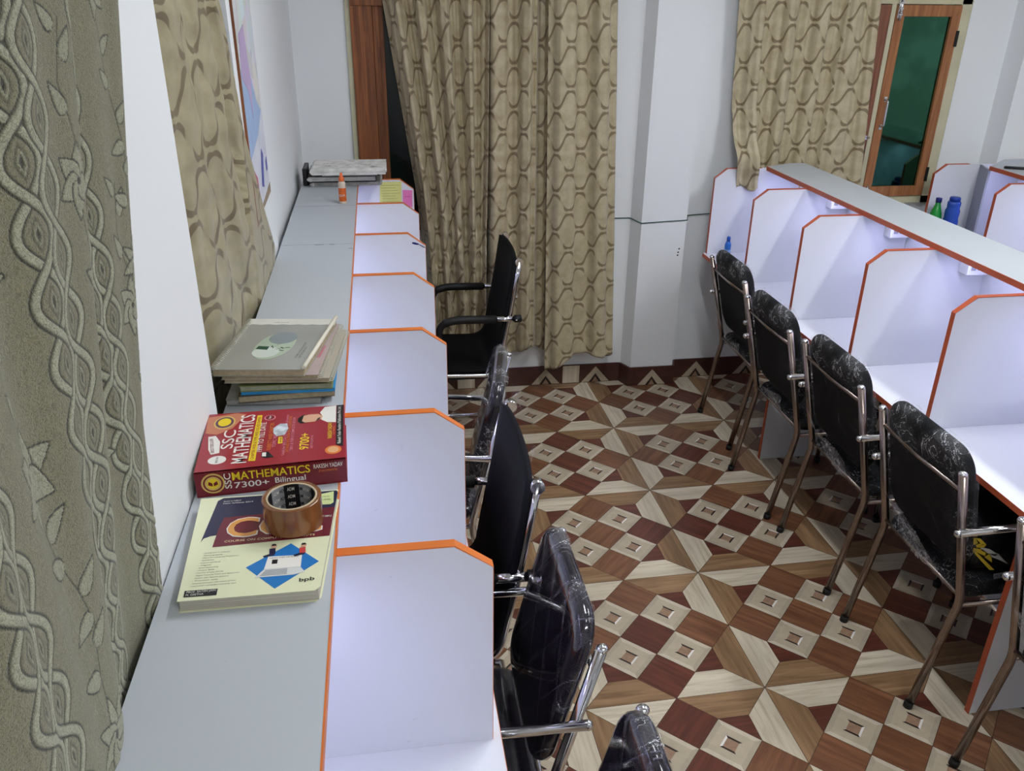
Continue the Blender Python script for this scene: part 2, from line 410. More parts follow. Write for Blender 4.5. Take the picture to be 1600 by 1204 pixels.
def bolt(x, z, s, L=.075, horiz=False):
    m = MB(); y = 4.218
    if horiz:
        m.box(x, x+L, y+.001, y+.006, z-.011, z+.011, bev=.001); m.tube([(x-.01, y-.003, z), (x+L+.01, y-.003, z)], .0045, 10); m.sphere((x+L*.4, y-.008, z), .006)
        for q in (.2, .5, .8): m.box(x+L*q-.003, x+L*q+.003, y-.008, y+.002, z-.009, z+.009)
    else:
        m.box(x-.011, x+.011, y+.001, y+.006, z, z+L, bev=.001); m.tube([(x, y-.003, z-.01), (x, y-.003, z+L+.01)], .0045, 10); m.sphere((x, y-.008, z+L*.3), .006)
        for q in (.2, .5, .8): m.box(x-.009, x+.009, y-.008, y+.002, z+L*q-.003, z+L*q+.003)
    m.build('window_bolt', CHROME, s)
bolt(2.592, 1.93, s1, .09); bolt(2.592, 1.05, s1, .045); bolt(2.47, 1.355, s2, .07, True)
mb = MB(); mb.tube(fillet([(2.603, 4.222, 1.41), (2.603, 4.195, 1.415), (2.603, 4.195, 1.54), (2.603, 4.222, 1.545)], .01), .006, 10); mb.box(2.595, 2.611, 4.219, 4.226, 1.395, 1.42); mb.box(2.595, 2.611, 4.219, 4.226, 1.535, 1.56)
mb.build('window_handle', CHROME, s1)
mb = MB()
for z in (1.12, 1.80): mb.box(2.921, 2.936, 4.219, 4.228, z, z+.075)
mb.build('window_hinge', RUBBER, s1)

# ------------------------------------------------------------------ ceiling lights (out of frame, they light the room)
def ceiling_light(x, y, lx, ly, label, w):
    t = thing('ceiling_light', label, 'light', (x, y, CEIL))
    m = MB(); m.box(-lx/2-.015, lx/2+.015, -ly/2-.015, ly/2+.015, -.03, 0, bev=.004); m.build('fixture', WHITEPL, t)
    m = MB(); m.box(-lx/2, lx/2, -ly/2, ly/2, -.036, -.0301); m.build('diffuser', emit('ceiling_panel_glow', (.93, .97, 1.0), w), t)
ceiling_light(.95, 2.0, .12, 1.2, 'long ceiling tube light above the aisle, the one over the left desks', TUBE_W*.88)
ceiling_light(1.0, -.6, 1.2, .12, 'ceiling tube light across the aisle behind the camera', TUBE_W*1.05)
ceiling_light(2.65, 2.0, .12, 1.2, 'long ceiling tube light above the desks at the right', TUBE_W*1.05)
#LIGHTS_END

# ------------------------------------------------------------------ cubicle desk rows
ZT = 1.231; ZD = .79; TH = .018
def carrel_row(name, label, side, xshelf_b, xshelf_f, xc, xf, xdesk, ys, yend, ynear, legs, shelf_end=None, band=None):
    """side = -1: shelf on the left, seats to the right (+x); +1 mirrored"""
    band = band or ORANGE; shelf_end = shelf_end or yend
    t = thing(name, label, 'desk', (xshelf_b, ynear, 0)); O = Vector((xshelf_b, ynear, 0))
    def put(m, nm, mats, parent=t):
        o = m.build(nm, mats, parent)
        if parent is t: o.location = -O
        return o
    s = -side   # direction towards the sitter
    lo, hi = sorted((xshelf_b, xshelf_f))
    m = MB(); q_ = [(xshelf_f, ynear), (xshelf_b, ynear), (xshelf_b, yend), ((xshelf_f*.35+xshelf_b*.65), yend), (xshelf_f, shelf_end)]; m.prism([(a_, b_, ZT) for a_, b_ in q_], (0, 0, .019)); sh = put(m, 'top_shelf', LAMTOP)
    e = xshelf_f; m = MB(); m.box(*sorted((e, e+s*.0025)), ynear, shelf_end, ZT-.0005, ZT+.0195); m.build('edge_band', band, sh)
    lo, hi = sorted((xshelf_b, xdesk)); m = MB(); m.box(lo, hi, ynear, yend, ZD-TH, ZD); dk = put(m, 'desk_top', LAM)
    m = MB(); m.box(*sorted((xdesk, xdesk+s*.0009)), ynear, yend, ZD-TH-.0005, ZD+.0005); m.build('edge_band', band, dk)
    m = MB(); m.box(*sorted((xshelf_b+s*.006, xshelf_b+s*.022)), ynear+.01, yend-.03, .02, ZT-.0005); put(m, 'back_panel', LAM)
    for k, y in enumerate(ys):
        xb = xshelf_b+s*.023
        pts = [(xb, y, ZD+.0005), (xf, y, ZD+.0005), (xf, y, ZT-.047), (xc, y, ZT-.0006), (xb, y, ZT-.0006)]
        m = MB(); m.prism(pts, (0, TH, 0)); d = put(m, 'divider', LAM)
        m = MB(); q = [(xf, ZD+.0005), (xf, ZT-.047), (xc, ZT-.0006), (xshelf_f, ZT-.0006)]; o2 = [(xf+s*.0009, ZD+.0005), (xf+s*.0009, ZT-.0465), (xc+s*.001, ZT+.0019), (xshelf_f+s*.001, ZT+.0019)]
        for i in range(3):
            m.prism([(q[i][0], y-.0004, q[i][1]), (o2[i][0], y-.0004, o2[i][1]), (o2[i+1][0], y-.0004, o2[i+1][1]), (q[i+1][0], y-.0004, q[i+1][1])], (0, TH+.0008, 0))
        m.build('edge_band', band, d)
    for y in legs:
        xa = xdesk-s*.075; pts = [(xshelf_b+s*.023, y, .002), (xa, y, .002), (xa+s*.0, y, ZD-TH-.0006), (xshelf_b+s*.023, y, ZD-TH-.0006)]
        m = MB(); m.prism(pts, (0, TH, 0)); l = put(m, 'leg_panel', LAM)
        m = MB(); m.box(*sorted((xa, xa+s*.003)), y-.0004, y+TH+.0004, .002, ZD-TH-.001); m.build('edge_band', band, l)
    ys2 = sorted(ys); ends = [ynear]+ys2
    for a, b in zip(ys2[:-1], ys2[1:]):
        m = MB(); xm = xshelf_f-s*.075
        m.box(xm-.012, xm+.012, a+TH+.04, b-.075, ZT-.014, ZT-.001, 0); m.box(xm-.009, xm+.009, a+TH+.045, b-.08, ZT-.0165, ZT-.0141, 1)
        put(m, 'led_strip', [WHITEPL, LED])
    for b in ys2[1:-1]:
        m = MB(); xa, xb2 = sorted((xshelf_f-s*.106, xshelf_f-s*.200))
        m.box(xa, xb2, b-.05, b-.0005, ZT-.084, ZT-.004, bev=.002); sb = put(m, 'socket_box', WHITEPL)
        m = MB(); q = (xa+xb2)/2
        for xx in (q-.026, q, q+.026): m.box(xx-.009, xx+.009, b-.053, b-.0495, ZT-.066, ZT-.036, bev=.0008)
        m.build('switch', plain('switch_grey', (150, 150, 158), .4), sb)
    return t
LY = [1.119+.479*k for k in range(-1, 7)]
left_row = carrel_row('study_carrel_row', 'long white study desk row with orange edged dividers against the left wall', -1, -.348, -.1045, .0852, .1488, .165, LY, 4.019, .5, (.62, 2.20, 3.975))
RY = [4.098-.4906*k for k in range(0, 7)]
right_row = carrel_row('study_carrel_row', 'white study desk row with orange edged dividers in the middle of the room', 1, 2.158, 1.922, 1.739, 1.677, 1.662, RY, 4.117, 1.10, (3.297, 1.706), 4.045, ORANGE_RIGHT_LIGHT)
third_row = carrel_row('study_carrel_row', 'partly hidden study desk row at the far right beyond the middle row', 1, 3.40, 3.083, 2.955, 2.892, 2.875, RY[:5], 4.117, 2.0, (2.6,), 3.945, ORANGE_RIGHT_LIGHT)
for o in list(right_row.children):
    if o.name.startswith('top_shelf'):
        pass
# grey filler panel closing the corner of the third row
m = MB(); m.prism([(3.141, 4.096, ZD+.001), (3.083, 3.948, ZD+.001), (3.092, 3.944, ZD+.001), (3.150, 4.092, ZD+.001)], (0, 0, ZT-ZD-.002))
fp = m.build('filler_panel', plain('grey_panel', (150, 152, 168), .5), third_row); fp.location = -Vector(third_row.location)
# shelf seams (two joints in the left shelf) and worn bits
m = MB()
for y in (2.86, 3.42): m.box(-.346, -.106, y, y+.0014, ZT+.0190, ZT+.0193)
o = m.build('shelf_joint', plain('joint_grey', (120, 124, 132), .6), left_row); o.location = -Vector(left_row.location)
m = MB()
for (x, y, w) in ((-.235, 2.855, .03), (-.185, 2.853, .016), (-.12, 2.80, .012)):
    m.box(x, x+w, y, y+.004, ZT+.0190, ZT+.0195)
o = m.build('chipped_laminate', plain('chip_dark', (112, 116, 132), .7), left_row); o.location = -Vector(left_row.location)
# ink stain near the top of the third divider from the far end
ystain = 1.119+4*.479
m = MB()
for k in range(9):
    m.sphere((.104+k*.0022, ystain, 1.196-k*.0006), .0052-.0003*abs(k-3), (1, .06, .8))
m.tube([(.126, ystain-.0004, 1.190), (.146, ystain-.0004, 1.178)], .0016, 6)
o = m.build('ink_stain', plain('blue_ink', (18, 22, 92), .4), left_row); o.location = -Vector(left_row.location)
# loose strip of edge tape
m = MB(); yq = 1.119+3*.479+.06
pts = [(-.1015, yq+.22, ZT+.006), (-.098, yq+.15, ZT-.01), (-.092, yq+.08, ZT-.03), (-.094, yq, ZT-.06), (-.098, yq-.03, ZT-.09)]
for a, b in zip(pts, pts[1:]): m.prism([a, b, (b[0]+.0006, b[1], b[2]-.016), (a[0]+.0006, a[1], a[2]-.012)], (.0012, 0, 0))
o = m.build('loose_edge_tape', WHITEPL, left_row); o.location = -Vector(left_row.location)

# ------------------------------------------------------------------ patterned curtains
def ogee_mat(name, base, dark, stroke, hem_dark=0):
    m, nt, b = newmat(name); setp(b, .46, sheen=.15, spec=.55)
    tc = nt.nodes.new('ShaderNodeTexCoord'); sp = nt.nodes.new('ShaderNodeSeparateXYZ'); nt.links.new(tc.outputs['UV'], sp.inputs[0])
    U, V = E(nt, sp.outputs[0]), E(nt, sp.outputs[1])
    PU, PV = .078, .196
    c0 = (U*(PI/PU)).op('COSINE'); c = c0*(c0*c0*-.5+1.5); sg_ = (U*(PI/PU)).op('SINE'); sn = sg_.op('ABSOLUTE')
    nrm = (sn*1.5+1.0)
    def wave(sg, off):
        f = V*(1/PV)+off+c*(-.188*sg); d = ((f+.5).op('FRACT')-.5).op('ABSOLUTE')*PV
        ink = (d/nrm).step(.0036, .0056)*-1+1
        return ink*((sg_*sg).step(.90, .97)*-.85+1)    # the falling strokes are broken half way
    ink = wave(1, 0.0).op('MAXIMUM', wave(-1, .5))
    # soft hourglass inside the ovals
    hg = (U*(2*PI/PU)).op('COSINE')*.5+.5
    n = noise(nt, texco(nt, 'UV'), 16, 4, .6); n2 = noise(nt, texco(nt, 'UV', (140, 900, 1)), 1, 2)
    bc = mixc(nt, n.step(.3, .75), lin(base), lin(dark))
    bc = mixc(nt, n2.step(.3, .7)*.12, bc, lin(dark))
    bc = mixc(nt, ink*.85, bc, lin(stroke))
    if hem_dark:
        zz = (V*-1+hem_dark).step(0, .35)*noise(nt, texco(nt, 'UV'), 7, 4, .6).step(.42, .66)*.75  # patchy dark brown towards the bottom of the cloth
        bc = mixc(nt, zz, bc, lin((52, 38, 22)))
    nt.links.new(bc, b.inputs['Base Color'])
    bump(nt, b, n2+ink*.6, .25, .0015)
    return m
CUR = ogee_mat('ogee_curtain_cloth', (192, 180, 150), (168, 154, 122), (112, 94, 66))
CUR_HEM = ogee_mat('ogee_curtain_cloth_dark_hem', (190, 178, 148), (162, 146, 114), (108, 88, 62), .55)
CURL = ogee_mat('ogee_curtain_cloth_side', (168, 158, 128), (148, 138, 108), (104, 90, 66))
def curtain(name, label, surf, ns, nt_, matr, group=None, thick=.0015, uoff=0.0, ulen=None):
    """surf(s,t)->(x,y,z); u runs along the cloth, v up"""
    P = np.array([[surf(i/(ns-1), j/(nt_-1)) for i in range(ns)] for j in range(nt_)])
    jm = int(nt_*.3)
    du = np.linalg.norm(np.diff(P[jm], axis=0), axis=1); u = np.concatenate([[0], np.cumsum(du)])+uoff
    bm = bmesh.new(); uvl = bm.loops.layers.uv.new('UVMap')
    vs = [[bm.verts.new(P[j, i]) for i in range(ns)] for j in range(nt_)]
    for j in range(nt_-1):
        for i in range(ns-1):
            f = bm.faces.new((vs[j][i], vs[j][i+1], vs[j+1][i+1], vs[j+1][i])); f.smooth = True
            for l, (a, c2) in zip(f.loops, ((i, j), (i+1, j), (i+1, j+1), (i, j+1))):
                l[uvl].uv = (u[a], P[c2, a, 2])
    me = bpy.data.meshes.new(name); bm.to_mesh(me); bm.free(); me.materials.append(matr)
    o = bpy.data.objects.new(name, me); COL.objects.link(o)
    md = o.modifiers.new('thick', 'SOLIDIFY'); md.thickness = thick; md.offset = 0
    return tag(o, label, 'curtain', group)
def lerp(a, b, t): return a+(b-a)*t
def interp(z, tab):
    tab = sorted(tab); 
    return float(np.interp(z, [a for a, _ in tab], [b for _, b in tab]))
def folds(s, n, amp, ph=0, sharp=.6):
    a = 2*PI*n*s+ph+.5*math.sin(5*s+ph); v = math.sin(a)+.25*math.sin(2*a+.7+ph)+.22*math.sin(3.3*a+2.1*ph); return amp*math.copysign(min(1.15, abs(v))**.7, v)
def crump(x, z, k=1):
    return k*(.006*math.sin(31*x+9*z)+.004*math.sin(57*x-23*z+1.3)+.003*math.sin(90*z+11*x))
ZTOP = 2.38
def far_a(s, t):
    z = lerp(ZTOP, .20+.03*math.sin(9*s), t); xl = interp(z, [(2.4, .0), (1.99, .049), (1.58, .107), (1.167, .165), (1.04, .178), (.68, .205), (.2, .23)]); xr = interp(z, [(2.4, .53), (1.13, .515), (.2, .50)])
    a = interp(z, [(2.4, .030), (1.4, .034), (.9, .028), (.2, .022)])
    s2 = s+.012*math.sin(7*s+2*z)
    y = 4.150+folds(s2, 4.6, a, .8)+crump(s*.6, z, 1.5 if z < 1.0 else .3)
    if s < .06: y += (.06-s)*1.0
    return (lerp(xl, xr, s), y, z)
def far_b(s, t):
    z = lerp(ZTOP, .27+.02*math.sin(11*s), t)
    y = 4.142+folds(s, 2.1, .030, 2.6)+crump(s*.3, z, .5)-(.02 if z > 1.75 else 0)*math.exp(-((s-.55)/.2)**2)*(z-1.75)*3
    if s > .78: y += (s-.78)*.30
    return (lerp(.522, interp(z, [(2.4, .805), (.2, .835)]), s), y, z)
def far_c(s, t):
    z = lerp(ZTOP, .155+.075*min(1, s*2.5)-.012*math.sin(s*9), t)
    xl = interp(z, [(2.4, .795), (1.99, .80), (.15, .832)]); xr = interp(z, [(2.4, 1.10), (1.99, 1.127), (.2, 1.212)])
    y = 4.118+folds(s, 1.9, interp(z, [(2.4, .032), (.2, .020)]), 1.9)+crump(s*.3, z, .3)
    return (lerp(xl, xr, s), y, z)
FG = 'patterned curtains on the far wall'
curtain('curtain', 'beige wave patterned curtain beside the wooden window post, leftmost on the far wall', far_a, 200, 160, CUR_HEM, FG)
curtain('curtain', 'middle beige wave patterned curtain panel on the far wall behind the mesh office chair', far_b, 110, 160, CUR_HEM, FG, uoff=.05)
curtain('curtain', 'beige wave patterned curtain reaching lowest, next to the white column', far_c, 120, 160, CUR, FG, uoff=.02)
def right_a(s, t):
    wl = min(1, max(0, (.30-s)/.10)); zb = (1.135+.012*math.sin(34*s)) if s < .27 else 1.08
    z = lerp(ZTOP, zb, t); xl = interp(z, [(2.4, 1.70), (2.0, 1.735), (1.25, 1.775), (1.1, 1.80)]); xr = interp(z, [(2.4, 2.30), (2.0, 2.285), (1.2, 2.262)])
    y = 4.172+folds(s, 3.6, .026, .3)+crump(s*.6, z, .4)
    if z < 1.5: k = min(1, (1.5-z)/.22); y -= wl*(.11*k+.012*math.sin(26*z))
    if wl == 0 and z < 1.4: y = max(y, 4.142)
    return (lerp(xl, xr, s)+(.03*math.sin(9*z) if 0 else 0), min(y, 4.21), z)
def right_b(s, t):
    z = lerp(ZTOP, 1.06, t); xl = interp(z, [(2.4, 2.285), (1.2, 2.262)]); xr = interp(z, [(2.4, 2.39), (2.0, 2.43), (1.1, 2.50)])
    return (lerp(xl, xr, s), 4.150+folds(s, 1.4, .014, 2.2)+crump(s*.2, z, .3), z)
curtain('curtain', 'wide beige wave patterned curtain draped over the corner of the middle desk row', right_a, 170, 120, CUR, FG, uoff=.03)
curtain('curtain', 'narrow beige wave patterned curtain next to the green glass window', right_b, 60, 120, CUR, FG, uoff=.07)
def left2(s, t):
    z = lerp(ZTOP, 1.0, t); yr = interp(z, [(2.4, 2.16), (2.01, 2.235), (1.945, 2.27), (1.71, 2.34), (1.46, 2.55), (1.30, 2.70), (1.19, 2.72), (1.0, 2.60)])
    y = lerp(1.592, yr, s); x = -.385+.028*s+folds(s, 3.2, .010, 1.0)+crump(s, z, .5)
    if z < 1.24: x -= (1.24-z)*.25
    if s < .2: x -= (.2-s)*.25
    x = min(x, -.3575) if z < 1.3 and y < 2.3 else min(x, -.350)
    if y > 2.30: x = max(x, -.3530)+.0022*(s > .5)
    return (x, y, z)
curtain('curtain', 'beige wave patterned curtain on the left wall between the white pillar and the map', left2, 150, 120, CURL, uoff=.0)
m = MB(); m.tube([(-.02, 4.19, 2.385), (1.16, 4.19, 2.385)], .012); tag(m.build('curtain_rod', STEEL), 'metal curtain rod above the left far window', 'rod')
m = MB(); m.tube([(1.66, 4.19, 2.385), (2.55, 4.19, 2.385)], .012); tag(m.build('curtain_rod', STEEL), 'metal curtain rod above the right far window', 'rod')
m = MB(); m.tube([(-.45, 1.59, 2.385), (-.45, 2.34, 2.385)], .012); tag(m.build('curtain_rod', STEEL), 'metal curtain rod on the left wall above the patterned curtain', 'rod')
m = MB(); m.tube([(-.42, -.2, 2.43), (-.42, 1.03, 2.43)], .012); tag(m.build('curtain_rod', STEEL), 'metal curtain rod on the left wall above the embossed curtain', 'rod')

# ---- near curtain: embossed chenille with ribbons, eyes, flowers (colour and relief per vertex)
def chenille():
    NU, NV = 520, 900
    s = np.linspace(0, 1, NU)[None, :]; zt = np.linspace(2.40, 1.0, NV)[:, None]
    yr = np.interp(zt, [1.0, 1.20, 1.35, 1.52, 1.69, 1.835, 2.03, 2.4], [1.00, 1.036, 1.075, 1.115, 1.16, 1.20, 1.25, 1.33])
    y36 = np.interp(zt, [1.0, 1.20, 1.35, 1.52, 1.69, 1.835, 2.03, 2.4], [1.00, 1.036, 1.099, 1.174, 1.25, 1.318, 1.419, 1.60])
    xbase = -.362*yr/y36
    y = .30+(yr-.30)*s
    fold = .012*np.sin(2*PI*3.1*s+.6)+.006*np.sin(2*PI*7.3*s+2+1.5*zt)
    edge = np.clip((1-s)/.04, 0, 1)
    x = xbase*(1)+fold*np.clip((zt-1.1)/.5, .15, 1)*edge-.004+0*s
    # towards the bottom the cloth tucks behind the shelf; nearest the camera it rests on top of it
    tuck = np.clip((1.30-zt)/.1, 0, 1)
    x = np.where(y > .86, np.minimum(x, -.3535+(1-tuck)*.06), x)
    nearw = np.clip((.86-y)/.12, 0, 1)
    x = x+nearw*.035*np.clip((1.75-zt)/.45, 0, 1)
    z = zt+0*s
    z = np.where((y < .84), np.maximum(z, 1.253), z)
    # material coords in metres, sheared the way the cloth hangs
    U = y+0*z; V = zt+0*s
    H = np.zeros_like(U); INK = np.zeros_like(U); LT = np.zeros_like(U)
    def ribbons(uc, a, p, ph, w, tilt=0):
        nonlocal H, INK, LT
        c = uc+tilt*(V-1.6)
        for sg in (1, -1):
            d = np.abs(U-(c+sg*a*np.cos(PI*V/p+ph)))/np.sqrt(1+(a*PI/p*np.sin(PI*V/p+ph))**2)
            m = np.clip((w-d)/.0015, 0, 1); o = np.clip((w+.0030-d)/.001, 0, 1)*(1-m)
            LT = np.maximum(LT, m); INK = np.maximum(INK*(1-m), o*.92)
        vv = (V/p+ph/PI)+.0; k = np.round(vv); dv = (vv-k)*p; du = (U-c)
        e = (np.abs(du)/(a*.42))+(np.abs(dv)/(p*.30))**1.4
        er = np.clip((1.0-e)/.15, 0, 1); ei = np.clip((.62-e)/.12, 0, 1); ec = np.clip((.34-e)/.1, 0, 1)
        INK = np.maximum(INK, (er-ei)*.5*(1-LT)); LT = np.maximum(LT, ei*.45*(1-ec)); INK = np.maximum(INK, ec*.95)
        H = np.maximum(H, LT)
    ribbons(.850, .024, .068, .2, .0050); ribbons(.893, .024, .068, .2+PI/2, .0050)
    ribbons(.60, .024, .068, 1.2, .0050); ribbons(.644, .024, .068, 1.2+PI/2, .0050)
    ribbons(1.022, .021, .066, .8, .0045); ribbons(1.060, .021, .066, .8+PI/2, .0045)
    ribbons(.42, .024, .068, .5, .0050)
    def petal(u0, v0, ang, L, w):
        nonlocal H, INK, LT
        ca, sa = np.cos(ang), np.sin(ang); a = (U-u0)*ca+(V-v0)*sa; b2 = -(U-u0)*sa+(V-v0)*ca
        t = np.clip(a/L, 0, 1); half = w*np.sin(PI*np.sqrt(t))**.8
        ins = (a > 0) & (a < L)
        d = half-np.abs(b2)
        m = np.where(ins, np.clip(d/.001, 0, 1), 0)*(d > .0016); o = np.where((a > -.001) & (a < L+.001), (d > -.0014)*(d <= .0016), 0)
        LT = np.maximum(LT*(1-o), m*.7); INK = np.maximum(INK*(1-m), o*.95); H = np.maximum(H, m*.8)
    def flower(u0, v0, r, n=6, ph=.3, pointed=False):
        for k in range(n): petal(u0, v0, ph+2*PI*k/n, r, r*(.24 if pointed else .36))
        nonlocal INK
        INK = np.maximum(INK, np.clip((r*.12-np.hypot(U-u0, V-v0))/.001, 0, 1))
    def stem(pts, w=.0014):
        nonlocal INK
        for (a, b2), (c, d) in zip(pts, pts[1:]):
            L2 = (c-a)**2+(d-b2)**2; t = np.clip(((U-a)*(c-a)+(V-b2)*(d-b2))/L2, 0, 1)
            INK = np.maximum(INK, np.clip((w-np.hypot(U-a-t*(c-a), V-b2-t*(d-b2)))/.0008, 0, 1)*.9)
    for (uc, v0) in ((.748, 1.62), (.50, 1.55), (.962, 1.86), (1.130, 1.66), (.752, 2.16), (1.16, 2.05)):
        k = 1 if uc < .9 else .8
        flower(uc, v0, .052*k)
        stem([(uc-.004, v0-.03), (uc+.004, v0-.09), (uc+.022*k, v0-.15), (uc+.030*k, v0-.20), (uc+.010, v0-.26), (uc, v0-.33)])
        for (a, b2, an) in ((.004, -.075, .5), (.012, -.115, 2.5), (.026, -.16, .7), (.03, -.19, 3.3), (.02, -.225, .6), (.008, -.26, 2.7)): petal(uc+a*k, v0+b2, an+PI/2*0, .044*k, .0115*k)
        flower(uc+.004, v0-.34, .052*k, 7, .6, True)
        stem([(uc+.01, v0+.03), (uc-.008, v0+.10), (uc+.012, v0+.16)])
        petal(uc-.003, v0+.07, 2.2, .04, .010); petal(uc+.006, v0+.12, .9, .04, .010); petal(uc, v0+.15, 2.4, .036, .009)
    LT = np.clip(LT, 0, 1); INK = np.clip(INK, 0, 1)
    rng = np.random.default_rng(3)
    base = np.array(lin((136, 132, 102))); light = np.array(lin((176, 176, 148))); ink = np.array(lin((30, 29, 18)))
    C = base+(light-base)*LT[..., None]; C = C*(1-INK[..., None])+ink*INK[..., None]
    x = np.where(zt+0*s > 1.20, np.maximum(x, -.3495-.6*np.clip(1.02-y, 0, 1)), x)
    nx = x+(H*.0008-INK*.0008)
    verts = np.stack([nx, y+0*z, z], -1).reshape(-1, 3)
    idx = np.arange(NU*NV).reshape(NV, NU); q = np.stack([idx[:-1, :-1], idx[:-1, 1:], idx[1:, 1:], idx[1:, :-1]], -1).reshape(-1, 4)
    me = bpy.data.meshes.new('curtain'); me.vertices.add(len(verts)); me.vertices.foreach_set('co', verts.ravel())
    me.loops.add(q.size); me.loops.foreach_set('vertex_index', q.ravel()); me.polygons.add(len(q)); me.polygons.foreach_set('loop_start', np.arange(len(q))*4)
    me.polygons.foreach_set('use_smooth', np.ones(len(q), bool)); me.update(calc_edges=True)
    at = me.color_attributes.new('weave', 'FLOAT_COLOR', 'POINT'); cc = np.concatenate([C.reshape(-1, 3), np.ones((NU*NV, 1))], 1).astype(np.float32); at.data.foreach_set('color', cc.ravel())
    m, nt, b = newmat('chenille_cloth'); setp(b, .8, sheen=.3, spec=.25)
    a = nt.nodes.new('ShaderNodeAttribute'); a.attribute_name = 'weave'
    v = texco(nt); n = noise(nt, v, 190, 3, .6, 3.0); n2 = noise(nt, v, 70, 2, .5, 1.5)
    nt.links.new(mixc(nt, n.step(.42, .62)*.5, a.outputs['Color'], (.055, .052, .032)), b.inputs['Base Color'])
    bump(nt, b, n*-1.0+n2*.4, .8, .003)
    me.materials.append(m); o = bpy.data.objects.new('curtain', me); COL.objects.link(o)
    md = o.modifiers.new('thick', 'SOLIDIFY'); md.thickness = .002; md.offset = -1 if False else 0
    tag(o, 'olive green embossed curtain with ribbon chains and flowers, nearest on the left wall', 'curtain')
chenille()

# ------------------------------------------------------------------ wall map
t = thing('wall_map', 'pale blue and white printed map with a thin wooden batten on the left wall', 'map', (-.3555, 2.62, 1.43))
O = Vector(t.location)
def face_l(pts, x, matr, name):   # (y,z) polygon lying on the left wall
    m = MB(); m.prism([(x, a, b2) for a, b2 in pts], (.0004, 0, 0)); o = m.build(name, matr, t); o.location = -O; return o
mm, nt, b = newmat('map_print'); setp(b, .45)
vo = nt.nodes.new('ShaderNodeTexVoronoi'); vo.inputs['Scale'].default_value = 14; nt.links.new(texco(nt), vo.inputs['Vector'])
hs = nt.nodes.new('ShaderNodeHueSaturation'); hs.inputs['Saturation'].default_value = .28; hs.inputs['Value'].default_value = 1.0; nt.links.new(vo.outputs['Color'], hs.inputs['Color'])
nt.links.new(mixc(nt, .62, hs.outputs[0], lin((206, 212, 214))), b.inputs['Base Color'])
BLUEM = plain('map_sea_blue', (164, 188, 224), .45, .04, 20)
face_l([(2.425, 1.43), (2.812, 1.445), (2.812, 2.25), (2.425, 2.25)], -.3555, plain('map_paper', (214, 216, 228), .45), 'map_sheet')
face_l([(2.44, 1.78), (2.80, 1.70), (2.80, 2.24), (2.44, 2.24)], -.3548, mm, 'map_land')
face_l([(2.44, 1.60), (2.66, 1.645), (2.78, 1.70), (2.70, 1.74), (2.60, 1.86), (2.52, 1.80), (2.44, 1.86)], -.3542, BLUEM, 'map_sea')
face_l([(2.47, 1.82), (2.56, 1.78), (2.60, 1.70), (2.63, 1.80), (2.60, 1.95), (2.50, 1.93)], -.3536, plain('map_peninsula', (190, 168, 206), .45), 'map_peninsula')
face_l([(2.50, 1.47), (2.56, 1.45), (2.55, 1.54), (2.50, 1.57)], -.3542, plain('map_red', (186, 84, 120), .45), 'map_symbol')
face_l([(2.63, 1.50), (2.67, 1.49), (2.72, 1.58), (2.69, 1.60), (2.66, 1.56)], -.3542, plain('map_blue', (92, 98, 178), .45), 'map_symbol')
face_l([(2.76, 1.52), (2.79, 1.52), (2.79, 1.56), (2.76, 1.55)], -.3542, plain('map_blue', (92, 98, 178), .45), 'map_symbol')
m = MB(); m.box(-.3555, -.3495, 2.417, 2.426, 1.43, 2.25); m.build('side_batten', TEAKD, t).location = -O
m = MB(); m.prism([(-.3555, 2.425, 1.43), (-.3555, 2.812, 1.445), (-.3555, 2.812, 1.475), (-.3555, 2.425, 1.432)], (.0012, 0, 0)); m.build('torn_bottom_strip', plain('aged_paper', (150, 132, 112), .7, .2, 40), t).location = -O

# ------------------------------------------------------------------ chairs
def wrap_mat(name, z0, z1, low, k):
  WRAP, nt, b = newmat(name)
  out = nt.nodes['Material Output']; tr = nt.nodes.new('ShaderNodeBsdfTransparent'); mx = nt.nodes.new('ShaderNodeMixShader')
  setp(b, .12, spec=.6); b.inputs['Base Color'].default_value = (.78, .79, .82, 1)
  v = texco(nt, 'Object', (1, 1, 1)); n = noise(nt, v, 9, 4, .62, 2.4); rd = ((n-.5).op('ABSOLUTE')*-1+.5)
  n3 = noise(nt, v, 30, 3, .6, 2.8); r3 = ((n3-.5).op('ABSOLUTE')*-1+.5)
  ridge = rd.step(.488, .5)*1.15+r3.step(.487, .5)*.3
  spz = nt.nodes.new('ShaderNodeSeparateXYZ'); nt.links.new(v, spz.inputs[0]); Zc = E(nt, spz.outputs[2])
  gath = Zc.step(z0, z1)+(Zc.step(.50, .54)*-1+1)*low+E(nt, spz.outputs[1]).op('ABSOLUTE').step(.14, .20)*Zc.step(.50, .60)*low*1.6    # the film is gathered over the top and at the lower edge
  patch = noise(nt, v, 7, 2).step(.40, .62)
  fac = (ridge*patch*(gath*1.3*k+.10*k)+gath*patch*.07+.008).op('MINIMUM', .9)
  nt.links.new(fac.s, mx.inputs[0]); nt.links.new(tr.outputs[0], mx.inputs[1]); nt.links.new(b.outputs[0], mx.inputs[2]); nt.links.new(mx.outputs[0], out.inputs['Surface'])
  bump(nt, b, n*1.0+n3*.6, .9, .01)
  return WRAP
WRAP = wrap_mat('crinkled_plastic_wrap', .79, .90, .22, 1.0)
WRAPT = wrap_mat('smooth_plastic_wrap', .86, .93, .0, .55)
FOLD, nt, b = newmat('loose_plastic_fold'); out = nt.nodes['Material Output']; tr = nt.nodes.new('ShaderNodeBsdfTransparent'); mx = nt.nodes.new('ShaderNodeMixShader')
setp(b, .15, spec=.6); b.inputs['Base Color'].default_value = (.6, .61, .64, 1)
